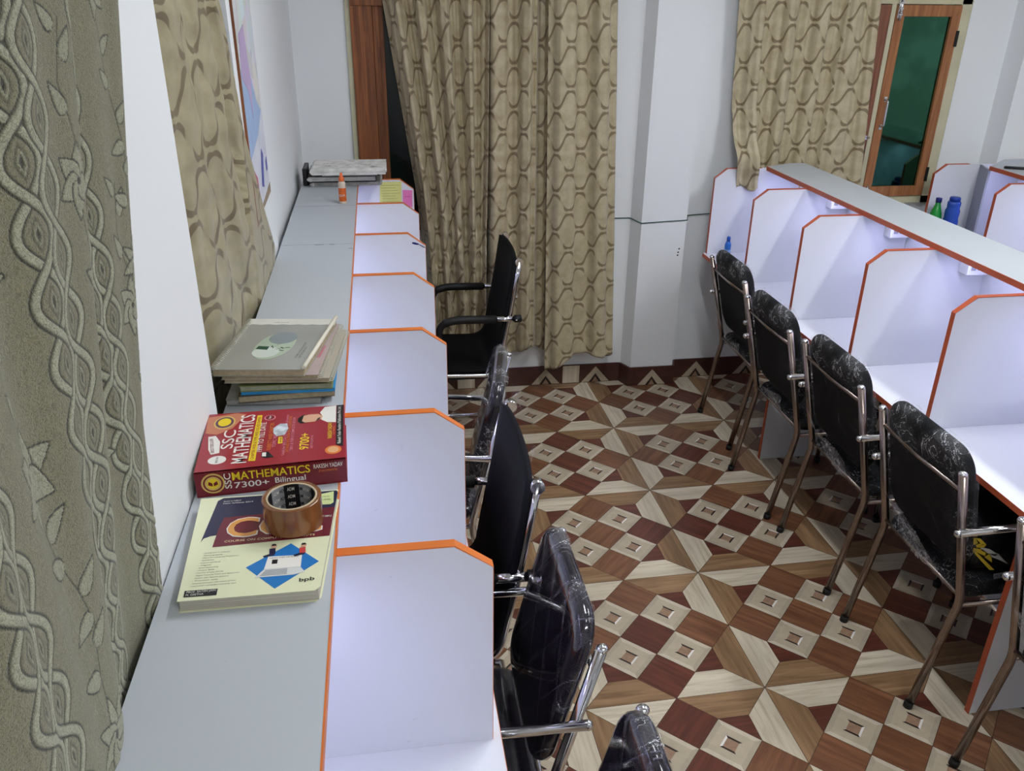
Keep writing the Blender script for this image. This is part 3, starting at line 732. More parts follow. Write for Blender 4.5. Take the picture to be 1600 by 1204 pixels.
f_ = noise(nt, texco(nt), 40, 3, .6, 2).step(.40, .70)*.42+.10; nt.links.new(f_.s, mx.inputs[0]); nt.links.new(tr.outputs[0], mx.inputs[1]); nt.links.new(b.outputs[0], mx.inputs[2]); nt.links.new(mx.outputs[0], out.inputs['Surface'])
QUILT, nt, b = newmat('quilted_violet_black_rexine'); setp(b, .16, coat=.8, coatr=.06, spec=.55)
tc = nt.nodes.new('ShaderNodeTexCoord'); sp = nt.nodes.new('ShaderNodeSeparateXYZ'); nt.links.new(tc.outputs['Object'], sp.inputs[0])
Y, Z = E(nt, sp.outputs[1]), E(nt, sp.outputs[2])
def diag(sg): return (((Y*sg+Z*.62)*(1/.115)).op('FRACT')-.5).op('ABSOLUTE')
dmin = diag(1).op('MINIMUM', diag(-1)); dl = dmin.step(.008, .02)*-1+1
dash = ((Z*160).op('FRACT')).step(.35, .5)
nt.links.new(mixc(nt, dl*dash*.22, lin((22, 16, 30)), lin((170, 165, 185))), b.inputs['Base Color'])
bump(nt, b, dmin.step(.0, .12), .5, .004)
FRONTCAP = CHROME
def visitor_chair(label, x, y, rz, padmat=None, seed=1, wrap=2, group=None, tubem=None):
    """facing local +X; back tubes' tops at x=0"""
    t = thing('visitor_chair', label, 'chair', (x, y, 0), rz, group); tubem = tubem or STEEL; padmat = padmat or BLACKF
    hw = .202; xt = lambda z: float(np.interp(z, [.0, .41, .865], [.035, .108, 0.0]))
    for s in (-1, 1):
        yy = s*hw
        m = MB(); m.tube(fillet([(.035, yy, .012), (.108, yy, .41), (0, yy, .862)], .035), .0125, 14, 0)
        m.sphere((-.001, yy, .862), .0128, (1, 1, .8), 1); fr = m.build('rear_leg', [tubem, CHROME], t)
        m = MB(); m.tube([(.033, yy, .0), (.0355, yy, .022)], .0145, 14); m.build('leg_tip', RUBBER, fr)
        ya = s*(hw+.016)
        m = MB(); m.tube(fillet([(.022, ya, .675), (.44, ya, .685), (.475, ya, .012)], .05, 8), .0115, 14); m.sphere((.022, ya, .675), .012, (.9, 1, 1))
        ar = m.build('arm_and_front_leg', CHROME, t)
        m = MB(); m.tube([(.4748, ya, 0), (.474, ya, .022)], .0145, 14); m.build('leg_tip', RUBBER, ar)
    m = MB(); m.tube([(.014, -hw, .805), (.010, 0, .800), (.014, hw, .805)], .007, 10); m.build('back_rail', tubem, t)
    m = MB(); m.tube([(.100, -hw, .435), (.100, hw, .435)], .007, 10); m.build('back_rail', tubem, t)
    m = MB(); m.tube(fillet([(.105, -hw, .40), (.46, -hw-.008, .40), (.46, hw+.008, .40), (.105, hw, .40)], .03), .008, 10); m.build('seat_frame', tubem, t)
    # seat
    Ms = Matrix.Translation((.30, 0, .438)) @ Matrix.Rotation(-PI/2, 4, 'Y')
    m = MB(); cushion(m, .40, .40, .055, .05, Ms, .12); st = m.build('seat', REXINE if padmat is QUILT else padmat, t)
    # backrest: leans with the tubes, in front of them
    Mb = Matrix.Translation((.066, 0, .715)) @ Matrix.Rotation(-.235, 4, 'Y')
    m = MB(); cushion(m, .392, .415, .042, .075, Mb, .18); bk = m.build('backrest', padmat, t)
    if wrap > 1:
        m = MB(); cushion(m, .392, .415, .042, .075, Mb, .18, grow=.008 if padmat is not QUILT else .004, jit=.0045 if padmat is not QUILT else .0008, seed=seed, prof=8); m.build('plastic_wrap', WRAP if padmat is not QUILT else WRAPT, bk)
    if wrap:
        m = MB(); cushion(m, .40, .40, .055, .05, Ms, .12, grow=.004, jit=.002, seed=seed+5); m.build('plastic_wrap', WRAP if padmat is not QUILT else WRAPT, st)
    if wrap > 1 and padmat is BLACKF:
        rg = random.Random(seed*7); m = MB(); n_ = 16; rows = []
        for i in range(n_):
            q = i/(n_-1); yy = .175-.33*q; zz = .60-.10*q-.035*math.sin(q*PI)+rg.uniform(-.004, .004); w_ = .016+.012*math.sin(5*q+seed)
            rows.append([m.bm.verts.new((.036+.11*(.72-zz)*.3+rg.uniform(-.004, .003)-.004*k, yy+rg.uniform(-.003, .003), zz+w_*(k-1))) for k in range(4)])
        for a_, b_ in zip(rows, rows[1:]):
            for k in range(3): m.bm.faces.new((a_[k], a_[k+1], b_[k+1], b_[k])).smooth = True
        m.build('loose_wrap_fold', FOLD, bk)
    return t
GR_R = 'wrapped chairs along the middle desk row'
rch = []
for (x, y, lab, sd) in ((1.592, 3.614, 'black chair in plastic wrap below the small blue bottle, nearest the far wall', 2), (1.527, 3.022, 'plastic wrapped black chair, second from the far wall at the middle desk row', 3),
                        (1.541, 2.518, 'plastic wrapped black chair, third from the far wall at the middle desk row', 4), (1.530, 1.964, 'plastic wrapped black chair holding the black bag with yellow letters', 5),
                        (1.538, 1.336, 'plastic wrapped chair cut off by the right edge of the photo', 6)):
    rch.append(visitor_chair(lab, x, y, 0, BLACKF, sd, group=GR_R))
k2 = visitor_chair('plastic wrapped chair seen edge on between the two mesh office chairs', .381, 2.536, PI-.175, REXINE, 11, tubem=CHROME)
k4 = visitor_chair('glossy quilted violet black chair with steel arms, second nearest at the left desks', .384, 1.447, PI, QUILT, 12, tubem=CHROME)
k5 = visitor_chair('quilted black chair at the bottom edge of the photo, nearest the camera', .419, .880, PI, QUILT, 13, tubem=CHROME)
# torn flap of wrap hanging behind the edge-on chair
m = MB(); rg = random.Random(5); rows = []
for i in range(9):
    z = .90-.035*i; rows.append([(-.02-.010*k-(.035*math.sin(i/8*PI))*k/5+rg.uniform(-.004, .004), .13+.03*math.sin(i)+.012*k, z+rg.uniform(-.004, .004)) for k in range(6)])
vs = [[m.bm.verts.new(p) for p in r] for r in rows]
for a, b2 in zip(vs, vs[1:]):
    for k in range(5): m.bm.faces.new((a[k], a[k+1], b2[k+1], b2[k]))
m.build('torn_wrap_flap', WRAP, k2)

def sling_chair(label, x, y, rz, fab):
    t = thing('office_chair', label, 'chair', (x, y, 0), rz, 'black mesh office chairs at the left desks')
    hw = .218
    path = fillet([(0, 0, .975), (.028, 0, .78), (.095, 0, .44), (.47, 0, .455), (.50, 0, .02), (.02, 0, .014)], [.1, .07, .05, .05], 8)
    for s in (-1, 1):
        m = MB(); m.tube([(p[0], s*hw, p[2]) for p in path], .0105, 12); fr = m.build('side_frame', CHROME, t)
        m = MB(); m.tube([(0, s*hw-.014 if s > 0 else s*hw-.010, .972), (0, s*hw+.010 if s > 0 else s*hw+.014, .972)], .0175, 18); m.build('end_cap', CHROME, fr)
        ya = s*(hw+.012)
        m = MB(); m.tube([(.016, ya, .716), (.110, ya, .717)], .0125, 14); ar = m.build('arm_bracket', CHROME, t)
        m = MB(); m.tube(fillet([(.105, ya, .717), (.30, ya, .722), (.36, ya, .69), (.36, ya, .46)], .06, 8), [.0185]*10+[.016]*9+[.010], 14); m.build('arm_pad', RUBBER, t)
        m = MB(); m.tube([(-.006, ya, .716), (.020, ya, .716)], .0175, 14); m.sphere((-.006, ya, .716), .0172, (.5, 1, 1)); kn = m.build('arm_knob', RUBBER, t)
        m = MB(); m.sphere((.012, ya+s*.0165, .716), .0045); m.build('knob_screw', CHROME, kn)
    # sling: back and seat in one sheet, slightly hammocked
    N = 30; prof = []
    src = fillet([(0, 0, .985), (.028, 0, .78), (.095, 0, .45), (.455, 0, .462)], [.1, .09], 10)
    m = MB(); K = 14; rows = []
    for p in src:
        row = []
        for k in range(K+1):
            w = -1+2*k/K; sag = .014*(1-w*w); yy = w*(hw+.006)
            dn = Vector((-1, 0, 0)) if p[2] > .5 else Vector((0, 0, -1)); kk = min(1, max(0, (p[2]-.45)/.12)); q = Vector((p[0]+.019*kk, yy, p[2]+.012*(1-kk)))+dn*sag
            if p[2] > .975: q.z -= .010*(abs(w)**6)
            row.append(m.bm.verts.new(q))
        rows.append(row)
    for a, b2 in zip(rows, rows[1:]):
        for k in range(K):
            f = m.bm.faces.new((a[k], a[k+1], b2[k+1], b2[k])); f.smooth = True
    sl = m.build('sling_seat_and_back', fab, t); md = sl.modifiers.new('t', 'SOLIDIFY'); md.thickness = .016; md.offset = 0
    m = MB(); m.tube([(.50, -hw, .20), (.50, hw, .20)], .009, 10); m.tube([(.02, -hw, .0145), (.02, hw, .0145)], .0105, 10); m.tube([(.02, -hw+.01, .80), (-.012, -.1, .78), (-.016, 0, .775), (-.012, .1, .78), (.02, hw-.01, .80)], .007, 8)
    m.build('cross_bars', CHROME, t)
    m = MB(); m.box(.10, .46, -hw, -hw+.012, .425, .452); m.box(.10, .46, hw-.012, hw, .425, .452); m.build('seat_rail', RUBBER, t)
    return t
k1 = sling_chair('black mesh office chair with padded arms in front of the far curtains', .573, 3.695, PI, BLACKF)
k3 = sling_chair('large dark mesh office chair leaning at the middle of the left desks', .330, 1.902, PI, NAVYF)

# ------------------------------------------------------------------ bag on a chair
t = thing('bag', 'black bag with yellow and white logo letters lying on a wrapped chair', 'bag', (1.77, 1.95, .47)); O = Vector(t.location)
BAGM = plain('black_nylon', (13, 13, 17), .4, .2, 60, .15)
m = MB(); cushion(m, .30, .19, .30, .045, Matrix.Translation((1.775, 1.935, .583)) @ Matrix.Rotation(PI/2, 4, 'Z') , .04)
o = m.build('bag_body', BAGM, t); o.location = -O
YE = plain('logo_yellow', (206, 176, 52), .4); OW = plain('logo_white', (196, 194, 188), .4)
def deco_y(polys, y, matr, name, par, org, th=.0006):
    m = MB()
    for P in polys: m.prism([(a, y, b2) for a, b2 in P], (0, -th, 0))
    o = m.build(name, matr, par); o.location = -org; return o
YB = 1.7765
deco_y([[(1.630, .598), (1.672, .588), (1.700, .568), (1.690, .561), (1.655, .580), (1.640, .583)], [(1.638, .588), (1.652, .583), (1.735, .507), (1.717, .509)], [(1.688, .575), (1.708, .563), (1.718, .536), (1.688, .558)],
        [(1.621, .632), (1.640, .630), (1.652, .612), (1.640, .606)], [(1.640, .630), (1.656, .627), (1.681, .604), (1.668, .603)], [(1.646, .606), (1.660, .609), (1.681, .603), (1.675, .592), (1.652, .596)], [(1.614, .648), (1.646, .644), (1.644, .635), (1.624, .638)]], YB, YE, 'yellow_logo', t, O)
deco_y([[(1.664, .596), (1.696, .586), (1.730, .564), (1.722, .558), (1.690, .574), (1.672, .582)], [(1.702, .569), (1.730, .566), (1.774, .524), (1.736, .545), (1.704, .560)]], YB, OW, 'white_logo_stroke', t, O)
deco_y([[(1.736, .492), (1.774, .496), (1.786, .476), (1.742, .472)]], YB+.0002, plain('tag_grey', (120, 124, 128), .5), 'care_tag', t, O)
text('tag_lettering', 'M 91', .010, t, RUBBER, Vector((1.742, YB-.0006, .478))-O, (1, 0, 0), (0, 0, 1), .028)

# ------------------------------------------------------------------ books
PAPER, nt, b = newmat('page_edges'); setp(b, .8)
nt.links.new(mixc(nt, noise(nt, texco(nt, 'Object', (3, 3, 900)), 1, 2).step(.35, .65), lin((168, 162, 148)), lin((196, 190, 176))), b.inputs['Base Color'])
def flat(par, org, pts, z, matr, name, th=.0002):
    m = MB(); m.prism([(a, b2, z) for a, b2 in pts], (0, 0, th)); o = m.build(name, matr, par); o.location = -org; return o
def circ(cx, cy, rx, ry=None, n=24, a0=0): 
    ry = ry or rx; return [(cx+rx*math.cos(2*PI*k/n+a0), cy+ry*math.sin(2*PI*k/n+a0)) for k in range(n)]
ZS = ZT+.0192    # top of shelf
# thick red book
RED = plain('red_cover', (150, 24, 40), .28, .05, coat=.3); DRED = plain('dark_red_spine', (112, 14, 30), .3, .05, coat=.3)
WT = plain('cover_white', (226, 222, 214), .4); YW = plain('cover_yellow', (228, 200, 40), .4); BK = plain('cover_black', (18, 17, 20), .4); GOLD = plain('cover_gold', (206, 176, 96), .4, .1, 60)
PINK = plain('cover_pink', (214, 134, 150), .4); ORG = plain('cover_orange', (214, 120, 50), .4)
t = thing('book', 'thick dark red mathematics book with white and yellow title lettering', 'book', (-.215, 1.40, ZS)); O = Vector(t.location)
zt = 1.2985
def loc(o): o.location = -O; return o
m = MB(); m.prism([(-.340, 1.296, ZS+.003), (-.092, 1.315, ZS+.003), (-.099, 1.519, ZS+.003), (-.351, 1.509, ZS+.003)], (0, 0, zt-ZS-.006)); loc(m.build('page_block', PAPER, t))
m = MB(); cov = [(-.342, 1.291), (-.088, 1.311), (-.096, 1.523), (-.353, 1.513)]
m.prism([(a, b2, zt-.003) for a, b2 in cov], (0, 0, .003)); m.prism([(a, b2, ZS) for a, b2 in cov], (0, 0, .003)); loc(m.build('cover', RED, t))
m = MB(); m.prism([(-.342, 1.291, ZS), (-.088, 1.311, ZS), (-.088, 1.3145, ZS), (-.342, 1.2945, ZS)], (0, 0, zt-ZS)); sp_ = loc(m.build('spine', DRED, t))
def T(name, s, size, mt, o3, xd, yd, width=None, bold=.02, **k): return text(name, s, size, t, mt, Vector(o3)-O, xd, yd, width, bold, **k)
UP = (-1, -.04, 0); RD = (-.03, 1, 0); ze = zt+.0002
flat(t, O, circ(-.318, 1.475, .0195, .026), ze, GOLD, 'gold_emblem_ring'); flat(t, O, circ(-.318, 1.475, .0165, .022), ze+.0003, plain('emblem_violet', (92, 60, 84), .4), 'emblem_band'); flat(t, O, circ(-.318, 1.475, .012, .016), ze+.0006, YW, 'gold_emblem_centre')
flat(t, O, [(-.352, 1.50), (-.346, 1.435), (-.325, 1.428), (-.30, 1.450), (-.282, 1.505), (-.30, 1.512)], ze-.0001, plain('cover_gold_glow', (190, 120, 90), .4), 'gold_background', .0002)
T('title_lettering', 'SSC', .021, WT, (-.290, 1.372, ze), RD, UP, .070)
T('title_lettering', 'MATHEMATICS', .026, WT, (-.259, 1.318, ze), RD, UP, .184, .03)
flat(t, O, [(-.256, 1.323), (-.244, 1.322), (-.251, 1.497), (-.260, 1.497)], ze, YW, 'yellow_title_strip')
T('strip_lettering', 'CHAPTER WISE & TYPE WISE SOLVED PAPERS', .0055, RED, (-.2475, 1.327, ze+.0003), RD, UP, .164)
T('title_lettering', '1999 TO TILL DATE', .0095, WT, (-.2365, 1.354, ze), RD, UP, .112)
flat(t, O, circ(-.2355, 1.485, .0105, .011), ze, PINK, 'small_round_badge'); flat(t, O, circ(-.2355, 1.485, .0085, .009), ze+.0003, DRED, 'badge_centre'); T('badge_lettering', 'New', .005, WT, (-.233, 1.479, ze+.0006), RD, UP, .012)
T('cover_lettering', 'SUBJECT WISE CHAPTER', .0068, ORG, (-.222, 1.358, ze), RD, UP, .105); T('cover_lettering', 'TOPIC WISE', .0065, PINK, (-.214, 1.367, ze), RD, UP, .055)
flat(t, O, [(-.211, 1.379), (-.203, 1.380), (-.205, 1.405), (-.212, 1.404)], ze, YW, 'yellow_tab'); T('tab_lettering', 'with', .0045, DRED, (-.205, 1.382, ze+.0003), RD, UP, .02)
flat(t, O, [(-.225, 1.440), (-.214, 1.457), (-.201, 1.456), (-.197, 1.436), (-.202, 1.412), (-.216, 1.408), (-.223, 1.422)], ze, plain('cover_grey_blob', (190, 196, 202), .3, .3, 60), 'pale_hand_picture')
T('cover_lettering', 'Useful for SSC CGL CHSL CPO and all exams', .005, PINK, (-.196, 1.336, ze), RD, UP, .156); T('cover_lettering', 'DETAILED SOLUTION OF ALL QUESTIONS', .005, ORG, (-.190, 1.346, ze), RD, UP, .14); T('cover_lettering', 'TIER I & TIER II COMPLETE BOOK', .005, PINK, (-.183, 1.349, ze), RD, UP, .132)
T('cover_number', '9700+', .0165, YW, (-.155, 1.352, ze), RD, UP, .061, .03); T('cover_lettering', 'OBJECTIVE QUESTIONS', .004, PINK, (-.148, 1.354, ze), RD, UP, .05)
SKIN = plain('printed_skin', (206, 160, 130), .4)
flat(t, O, [(-.182, 1.462), (-.176, 1.453), (-.162, 1.455), (-.166, 1.487), (-.174, 1.488), (-.182, 1.475)], ze, BK, 'portrait_hair')
flat(t, O, [(-.174, 1.462), (-.168, 1.455), (-.150, 1.457), (-.138, 1.466), (-.136, 1.478), (-.144, 1.488), (-.160, 1.488), (-.172, 1.484)], ze+.0003, SKIN, 'portrait_face')
flat(t, O, [(-.148, 1.458), (-.141, 1.464), (-.140, 1.474), (-.145, 1.470)], ze+.0006, plain('printed_beard', (70, 50, 44), .4), 'portrait_beard')
flat(t, O, [(-.138, 1.464), (-.126, 1.452), (-.110, 1.450), (-.112, 1.521), (-.134, 1.517), (-.142, 1.494), (-.137, 1.480)], ze+.0001, WT, 'portrait_shirt')
T('author_lettering', 'RAKESH YADAV', .0075, YW, (-.1155, 1.388, ze), RD, UP, .062); T('cover_lettering', '(TAILORMADE)', .004, ORG, (-.110, 1.400, ze), RD, UP, .035)
flat(t, O, [(-.107, 1.362), (-.094, 1.355), (-.098, 1.523), (-.111, 1.522)], ze, BK, 'black_publisher_strip'); T('publisher_lettering', 'Rakesh Yadav Readers Publication Pvt. Ltd.', .006, WT, (-.0985, 1.366, ze+.0003), RD, UP, .15)
flat(t, O, circ(-.111, 1.344, .0145, .0155), ze, ORG, 'orange_round_seal'); flat(t, O, circ(-.111, 1.344, .010, .011), ze+.0003, plain('seal_tan', (222, 168, 120), .4), 'seal_centre')
flat(t, O, circ(-.310, 1.333, .0155, .0145), ze, WT, 'white_round_seal'); T('seal_lettering', 'SINCE 1999', .004, plain('cover_greyink', (90, 90, 90), .5), (-.308, 1.323, ze+.0003), RD, UP, .02)
flat(t, O, [(-.339, 1.421), (-.326, 1.423), (-.315, 1.400), (-.310, 1.358), (-.324, 1.354), (-.331, 1.372)], ze, WT, 'white_ribbon'); T('ribbon_lettering', 'BESTSELLER', .006, DRED, (-.319, 1.360, ze+.0003), (-.2, 1, 0), UP, .055)
flat(t, O, [(-.235, 1.334), (-.226, 1.329), (-.213, 1.331), (-.225, 1.352), (-.236, 1.351)], ze, BK, 'phone_picture'); flat(t, O, [(-.234, 1.336), (-.227, 1.335), (-.228, 1.349), (-.235, 1.349)], ze+.0003, WT, 'phone_screen')
# spine decoration, on the slanted front face
sx = Vector((.254, .020, 0)).normalized()
def SPN(x, z, e=.0006): return Vector((x, 1.291+(x+.342)*.0787-e, z))
def spine_text(s, size, mt, x, z, width, bold=.02, xd=None, yd=(0, 0, 1)): return text('spine_lettering', s, size, t, mt, SPN(x, z)-O, xd or sx, yd, width, bold)
spine_text('MATHEMATICS', .0155, YW, -.281, 1.2785, .131, .035); spine_text('7300+', .0115, WT, -.279, 1.2625, .058, .03); spine_text('Bilingual', .0105, WT, -.211, 1.2645, .052, .03)
spine_text('RAKESH YADAV', .0085, WT, -.144, 1.2845, .050); spine_text('(TAILORMADE)', .004, ORG, -.136, 1.277, .032)
text('spine_lettering', 'SSC', .011, t, WT, SPN(-.2835, 1.263)-O, (0, 0, 1), -sx, .030, .03)
def spine_disc(cx, cz, r, mt, nm, e): 
    m = MB(); m.prism([SPN(cx+r*1.0*math.cos(2*PI*k/28), cz+r*math.sin(2*PI*k/28), e) for k in range(28)], (0, -.0002, 0)); loc(m.build(nm, mt, t))
spine_disc(-.313, 1.276, .0195, GOLD, 'spine_emblem_ring', .0003); spine_disc(-.313, 1.276, .0165, DRED, 'spine_emblem_band', .0006); spine_disc(-.313, 1.276, .0135, GOLD, 'spine_emblem_inner_ring', .0009); spine_disc(-.313, 1.276, .010, YW, 'spine_emblem_centre', .0012)
for sg in (-1, 1):
    m = MB(); m.prism([SPN(-.313+sg*.001, 1.271, .0016), SPN(-.313+sg*.008, 1.274, .0016), SPN(-.313+sg*.007, 1.281, .0016), SPN(-.313+sg*.001, 1.277, .0016)], (0, -.0002, 0)); loc(m.build('spine_open_book_mark', DRED, t))

# computer course book
NAVY = plain('cover_navy', (24, 26, 62), .3, .05, coat=.3); MAR = plain('cover_maroon', (104, 16, 36), .3, .05, coat=.3); PALE = plain('cover_pale_yellow', (222, 224, 188), .35, .02, coat=.2); CYAN = plain('cover_blue', (30, 112, 182), .35); CO = plain('title_tan', (222, 158, 84), .35)
t = thing('book', 'pale yellow and navy computer course book with a blue diamond picture', 'book', (-.21, 1.12, ZS)); O = Vector(t.location); zt = 1.2708
m = MB(); m.prism([(-.312, .993, ZS+.001), (-.121, .992, ZS+.001), (-.104, 1.250, ZS+.001), (-.323, 1.251, ZS+.001)], (0, 0, zt-ZS-.0018)); loc(m.build('page_block', PAPER, t))
cov = [(-.314, .990), (-.125, .989), (-.118, .997), (-.101, 1.254), (-.327, 1.255)]
m = MB(); m.prism([(a, b2, zt-.0008) for a, b2 in cov], (0, 0, .0008)); m.prism([(a, b2, ZS) for a, b2 in cov], (0, 0, .0008)); loc(m.build('cover', PALE, t))
ze = zt+.0001
flat(t, O, [(-.306, 1.128), (-.303, 1.138), (-.294, 1.143), (-.284, 1.1445), (-.108, 1.155), (-.1015, 1.246), (-.104, 1.251), (-.290, 1.2515), (-.298, 1.244)], ze, NAVY, 'navy_cover_area')
flat(t, O, [(-.286, 1.113), (-.284, 1.165), (-.280, 1.192), (-.105, 1.200), (-.110, 1.120)], ze+.0003, MAR, 'maroon_title_panel')
RX, UY = (1, 0, 0), (0, 1, 0)
for k, (s_, x_) in enumerate((('C', -.272), ('C', -.222), ('C', -.172))):
    text('title_outline', s_, .053, t, WT, Vector((x_, 1.1345, ze+.0006))-O, RX, UY, .050, .06); text('title_letter', s_, .049, t, CO, Vector((x_+.002, 1.1365, ze+.0009))-O, RX, UY, .046, .045)
text('subtitle_lettering', 'COURSE ON COMPUTER CONCEPTS', .0052, t, plain('subtitle_cream', (232, 214, 170), .4), Vector((-.270, 1.1225, ze+.0006))-O, RX, UY, .137, .02)
text('cover_lettering', 'MADE SIMPLE', .005, t, WT, Vector((-.131, 1.172, ze+.0006))-O, RX, UY, .022, .01)
text('cover_lettering', 'Based on NIELIT', .0034, t, WT, Vector((-.288, 1.239, ze+.0004))-O, RX, UY, .028, .01); text('cover_lettering', 'New Syllabus 2019', .0034, t, WT, Vector((-.288, 1.2325, ze+.0004))-O, RX, UY, .048, .01)
flat(t, O, [(-.135, 1.209), (-.137, 1.240), (-.1085, 1.248), (-.1075, 1.214), (-.112, 1.209)], ze+.0005, plain('cover_lightgreen', (204, 216, 150), .4), 'pale_green_box'); text('box_lettering', 'Useful for', .003, t, NAVY, Vector((-.130, 1.232, ze+.0008))-O, RX, UY, .016); text('box_lettering', 'O LEVEL', .004, t, NAVY, Vector((-.132, 1.222, ze+.0008))-O, RX, UY, .02)
flat(t, O, [(-.229, 1.055), (-.168, 1.107), (-.123, 1.056), (-.182, 1.0)], ze, CYAN, 'blue_diamond')
flat(t, O, [(-.199, 1.077), (-.149, 1.075), (-.149, 1.046), (-.202, 1.047)], ze+.0003, WT, 'laptop_screen'); flat(t, O, [(-.202, 1.0465), (-.149, 1.0455), (-.142, 1.033), (-.158, 1.0285), (-.213, 1.0285)], ze+.0003, plain('cover_offwhite', (206, 208, 206), .4), 'laptop_base')
text('screen_lettering', 'NEWS AND ARTICLES', .003, t, BK, Vector((-.196, 1.071, ze+.0006))-O, RX, UY, .042)
flat(t, O, [(-.192, 1.068), (-.184, 1.068), (-.184, 1.058), (-.192, 1.058)], ze+.0006, BK, 'screen_picture')
for k in range(5): flat(t, O, [(-.206+.0015*k, 1.0315+.0028*k), (-.168, 1.0315+.0028*k), (-.168, 1.0325+.0028*k), (-.206+.0015*k, 1.0325+.0028*k)], ze+.0006, plain('key_grey', (120, 122, 128), .5), 'keyboard_row')
for (cx, cy, top) in ((-.195, 1.085, NAVY), (-.150, 1.082, plain('cover_redshirt', (190, 60, 60), .4))):
    flat(t, O, circ(cx+.002, cy+.0165, .0042, .0042, 14), ze+.0008, SKIN, 'figure_head'); flat(t, O, [(cx-.002, cy+.0175), (cx+.006, cy+.0185), (cx+.004, cy+.0225), (cx-.001, cy+.0225)], ze+.001, BK, 'figure_hair')
    flat(t, O, [(cx-.004, cy+.011), (cx+.005, cy+.012), (cx+.006, cy-.002), (cx-.003, cy-.003)], ze+.0008, top, 'figure_shirt'); flat(t, O, [(cx-.003, cy-.002), (cx+.006, cy-.001), (cx+.004, cy-.006), (cx-.010, cy-.010), (cx-.012, cy-.006)], ze+.0007, NAVY, 'figure_legs')
text('publisher_logo', 'bpb', .008, t, BK, Vector((-.149, 1.011, ze+.0003))-O, (1, .05, 0), UY, .022, .05)
GI = plain('body_ink', (104, 106, 96), .5)
for k, (s_, w_) in enumerate((('Introduction to Computer', .040), ('Operating System', .030), ('Word Processing and Presentation', .054), ('Spreadsheet', .020), ('Internet and Email', .030), ('Digital', .018), ('Social Networking', .030), ('Future Skills', .026), ('Overview of Cyber Security', .040), ('Digital Financial Tools and Application', .064), ('Chapter wise objective questions', .050), ('Practice sets', .036), ('Solved question papers with answers and hints', .062), ('Latest pattern and syllabus covered for exam', .064))):
    text('cover_bullet_line', '- '+s_, .0026, t, GI, Vector((-.297-.0004*k, 1.0975-.0060*k, ze+.0003))-O, RX, UY, w_, .01)
flat(t, O, [(-.3065, .9975), (-.3075, 1.0115), (-.262, 1.0105), (-.2615, .9965)], ze+.0003, BK, 'black_author_box'); text('author_lettering', 'PROF. SATISH JAIN', .0042, t, WT, Vector((-.304, 1.0055, ze+.0006))-O, RX, UY, .040); text('author_lettering', 'M. GEETHA', .0042, t, WT, Vector((-.304, .9992, ze+.0006))-O, RX, UY, .024)

# tape roll
t = thing('tape_roll', 'brown packing tape roll standing flat on the computer book', 'tape', (-.167, 1.164, 1.2735)); O = Vector(t.location)
TAPE = plain('brown_tape', (124, 74, 36), .22, .12, 12, coat=.6); CARD = plain('cardboard_core', (196, 176, 146), .6)
m = MB(); ro, ri, h = .0462, .0395, .047
m.lathe([(ri, 0), (ro, 0), (ro, .0001), (ro, h-.0001), (ro, h), (ri, h), (ri, 0)], seg=56, cap=False); bm_ = m.bm
m.build('tape_winding', TAPE, t)
m = MB(); m.lathe([(ri-.003, .0005), (ri, .0005), (ri, h+.0006), (ri-.003, h+.0006), (ri-.003, .0005)], seg=56, cap=False); m.build('cardboard_ring', CARD, t)
m = MB()
for k in range(56):
    a0, a1 = 2*PI*k/56, 2*PI*(k+1)/56; r_ = ri-.0034; lt = (k//6) % 2
    m.poly([(r_*math.cos(a0), r_*math.sin(a0), .001), (r_*math.cos(a1), r_*math.sin(a1), .001), (r_*math.cos(a1), r_*math.sin(a1), h), (r_*math.cos(a0), r_*math.sin(a0), h)], lt)
cl = m.build('printed_core_lining', [plain('core_black', (22, 22, 24), .5), plain('core_grey', (150, 150, 152), .5)], t)
for k, a in enumerate((.62, .98, 1.35, 1.72, 2.08, 2.45)):
    for zz in (.008, .022, .036):
        pos = Vector(((ri-.004)*math.cos(a+.16), (ri-.004)*math.sin(a+.16), zz)); tx = Vector((math.sin(a), -math.cos(a), 0))
        text('core_lettering', 'ADM', .0062, cl, WT if k % 2 else RUBBER, pos, tx, (0, 0, 1), .0115, .02)

# ------------------------------------------------------------------ stack of notebooks and books
def slab(name, label, pts, z0, z1, cover, page, cat='notebook', group='books stacked on the left shelf', ct=.0009, curl=0, edge=None):
    c = Vector((sum(p[0] for p in pts)/len(pts), sum(p[1] for p in pts)/len(pts), z0)); t = thing(name, label, cat, c, 0, group)
    ins = shrink(pts, .0015); ins = [tuple(p) for p in ins]
    def wav(m):
        for v in m.bm.verts:
            v.co.z += curl*max(0, (-.320-v.co.x))*1.5 if curl else 0
            v.co -= c
    m = MB(); m.prism([(a, b2, z0+ct) for a, b2 in ins], (0, 0, z1-z0-2*ct)); wav(m); m.build('pages', page, t)
    m = MB(); m.prism([(a, b2, z1-ct) for a, b2 in pts], (0, 0, ct)); m.prism([(a, b2, z0) for a, b2 in pts], (0, 0, ct)); wav(m); m.build('cover', cover, t)
    return t, c
P_GREY = plain('pages_grey', (150, 148, 144), .8, .12, 120); P_TAN = plain('pages_tan', (160, 146, 118), .8, .12, 120); P_GRN = plain('pages_greenish', (142, 144, 122), .8, .12, 120)
slab('magazine', 'curled grey magazine lying lowest in the pile of notebooks', [(-.345, 1.640), (-.150, 1.632), (-.147, 1.86), (-.342, 1.87)], ZS, ZS+.012, plain('mag_grey', (132, 132, 132), .35), P_GREY, 'magazine', curl=.12)
slab('book', 'tan edged book above the curled magazine in the notebook pile', [(-.318, 1.630), (-.122, 1.640), (-.124, 1.89), (-.320, 1.88)], ZS+.0125, ZS+.027, plain('cover_brown', (92, 74, 60), .5), P_TAN, 'book')
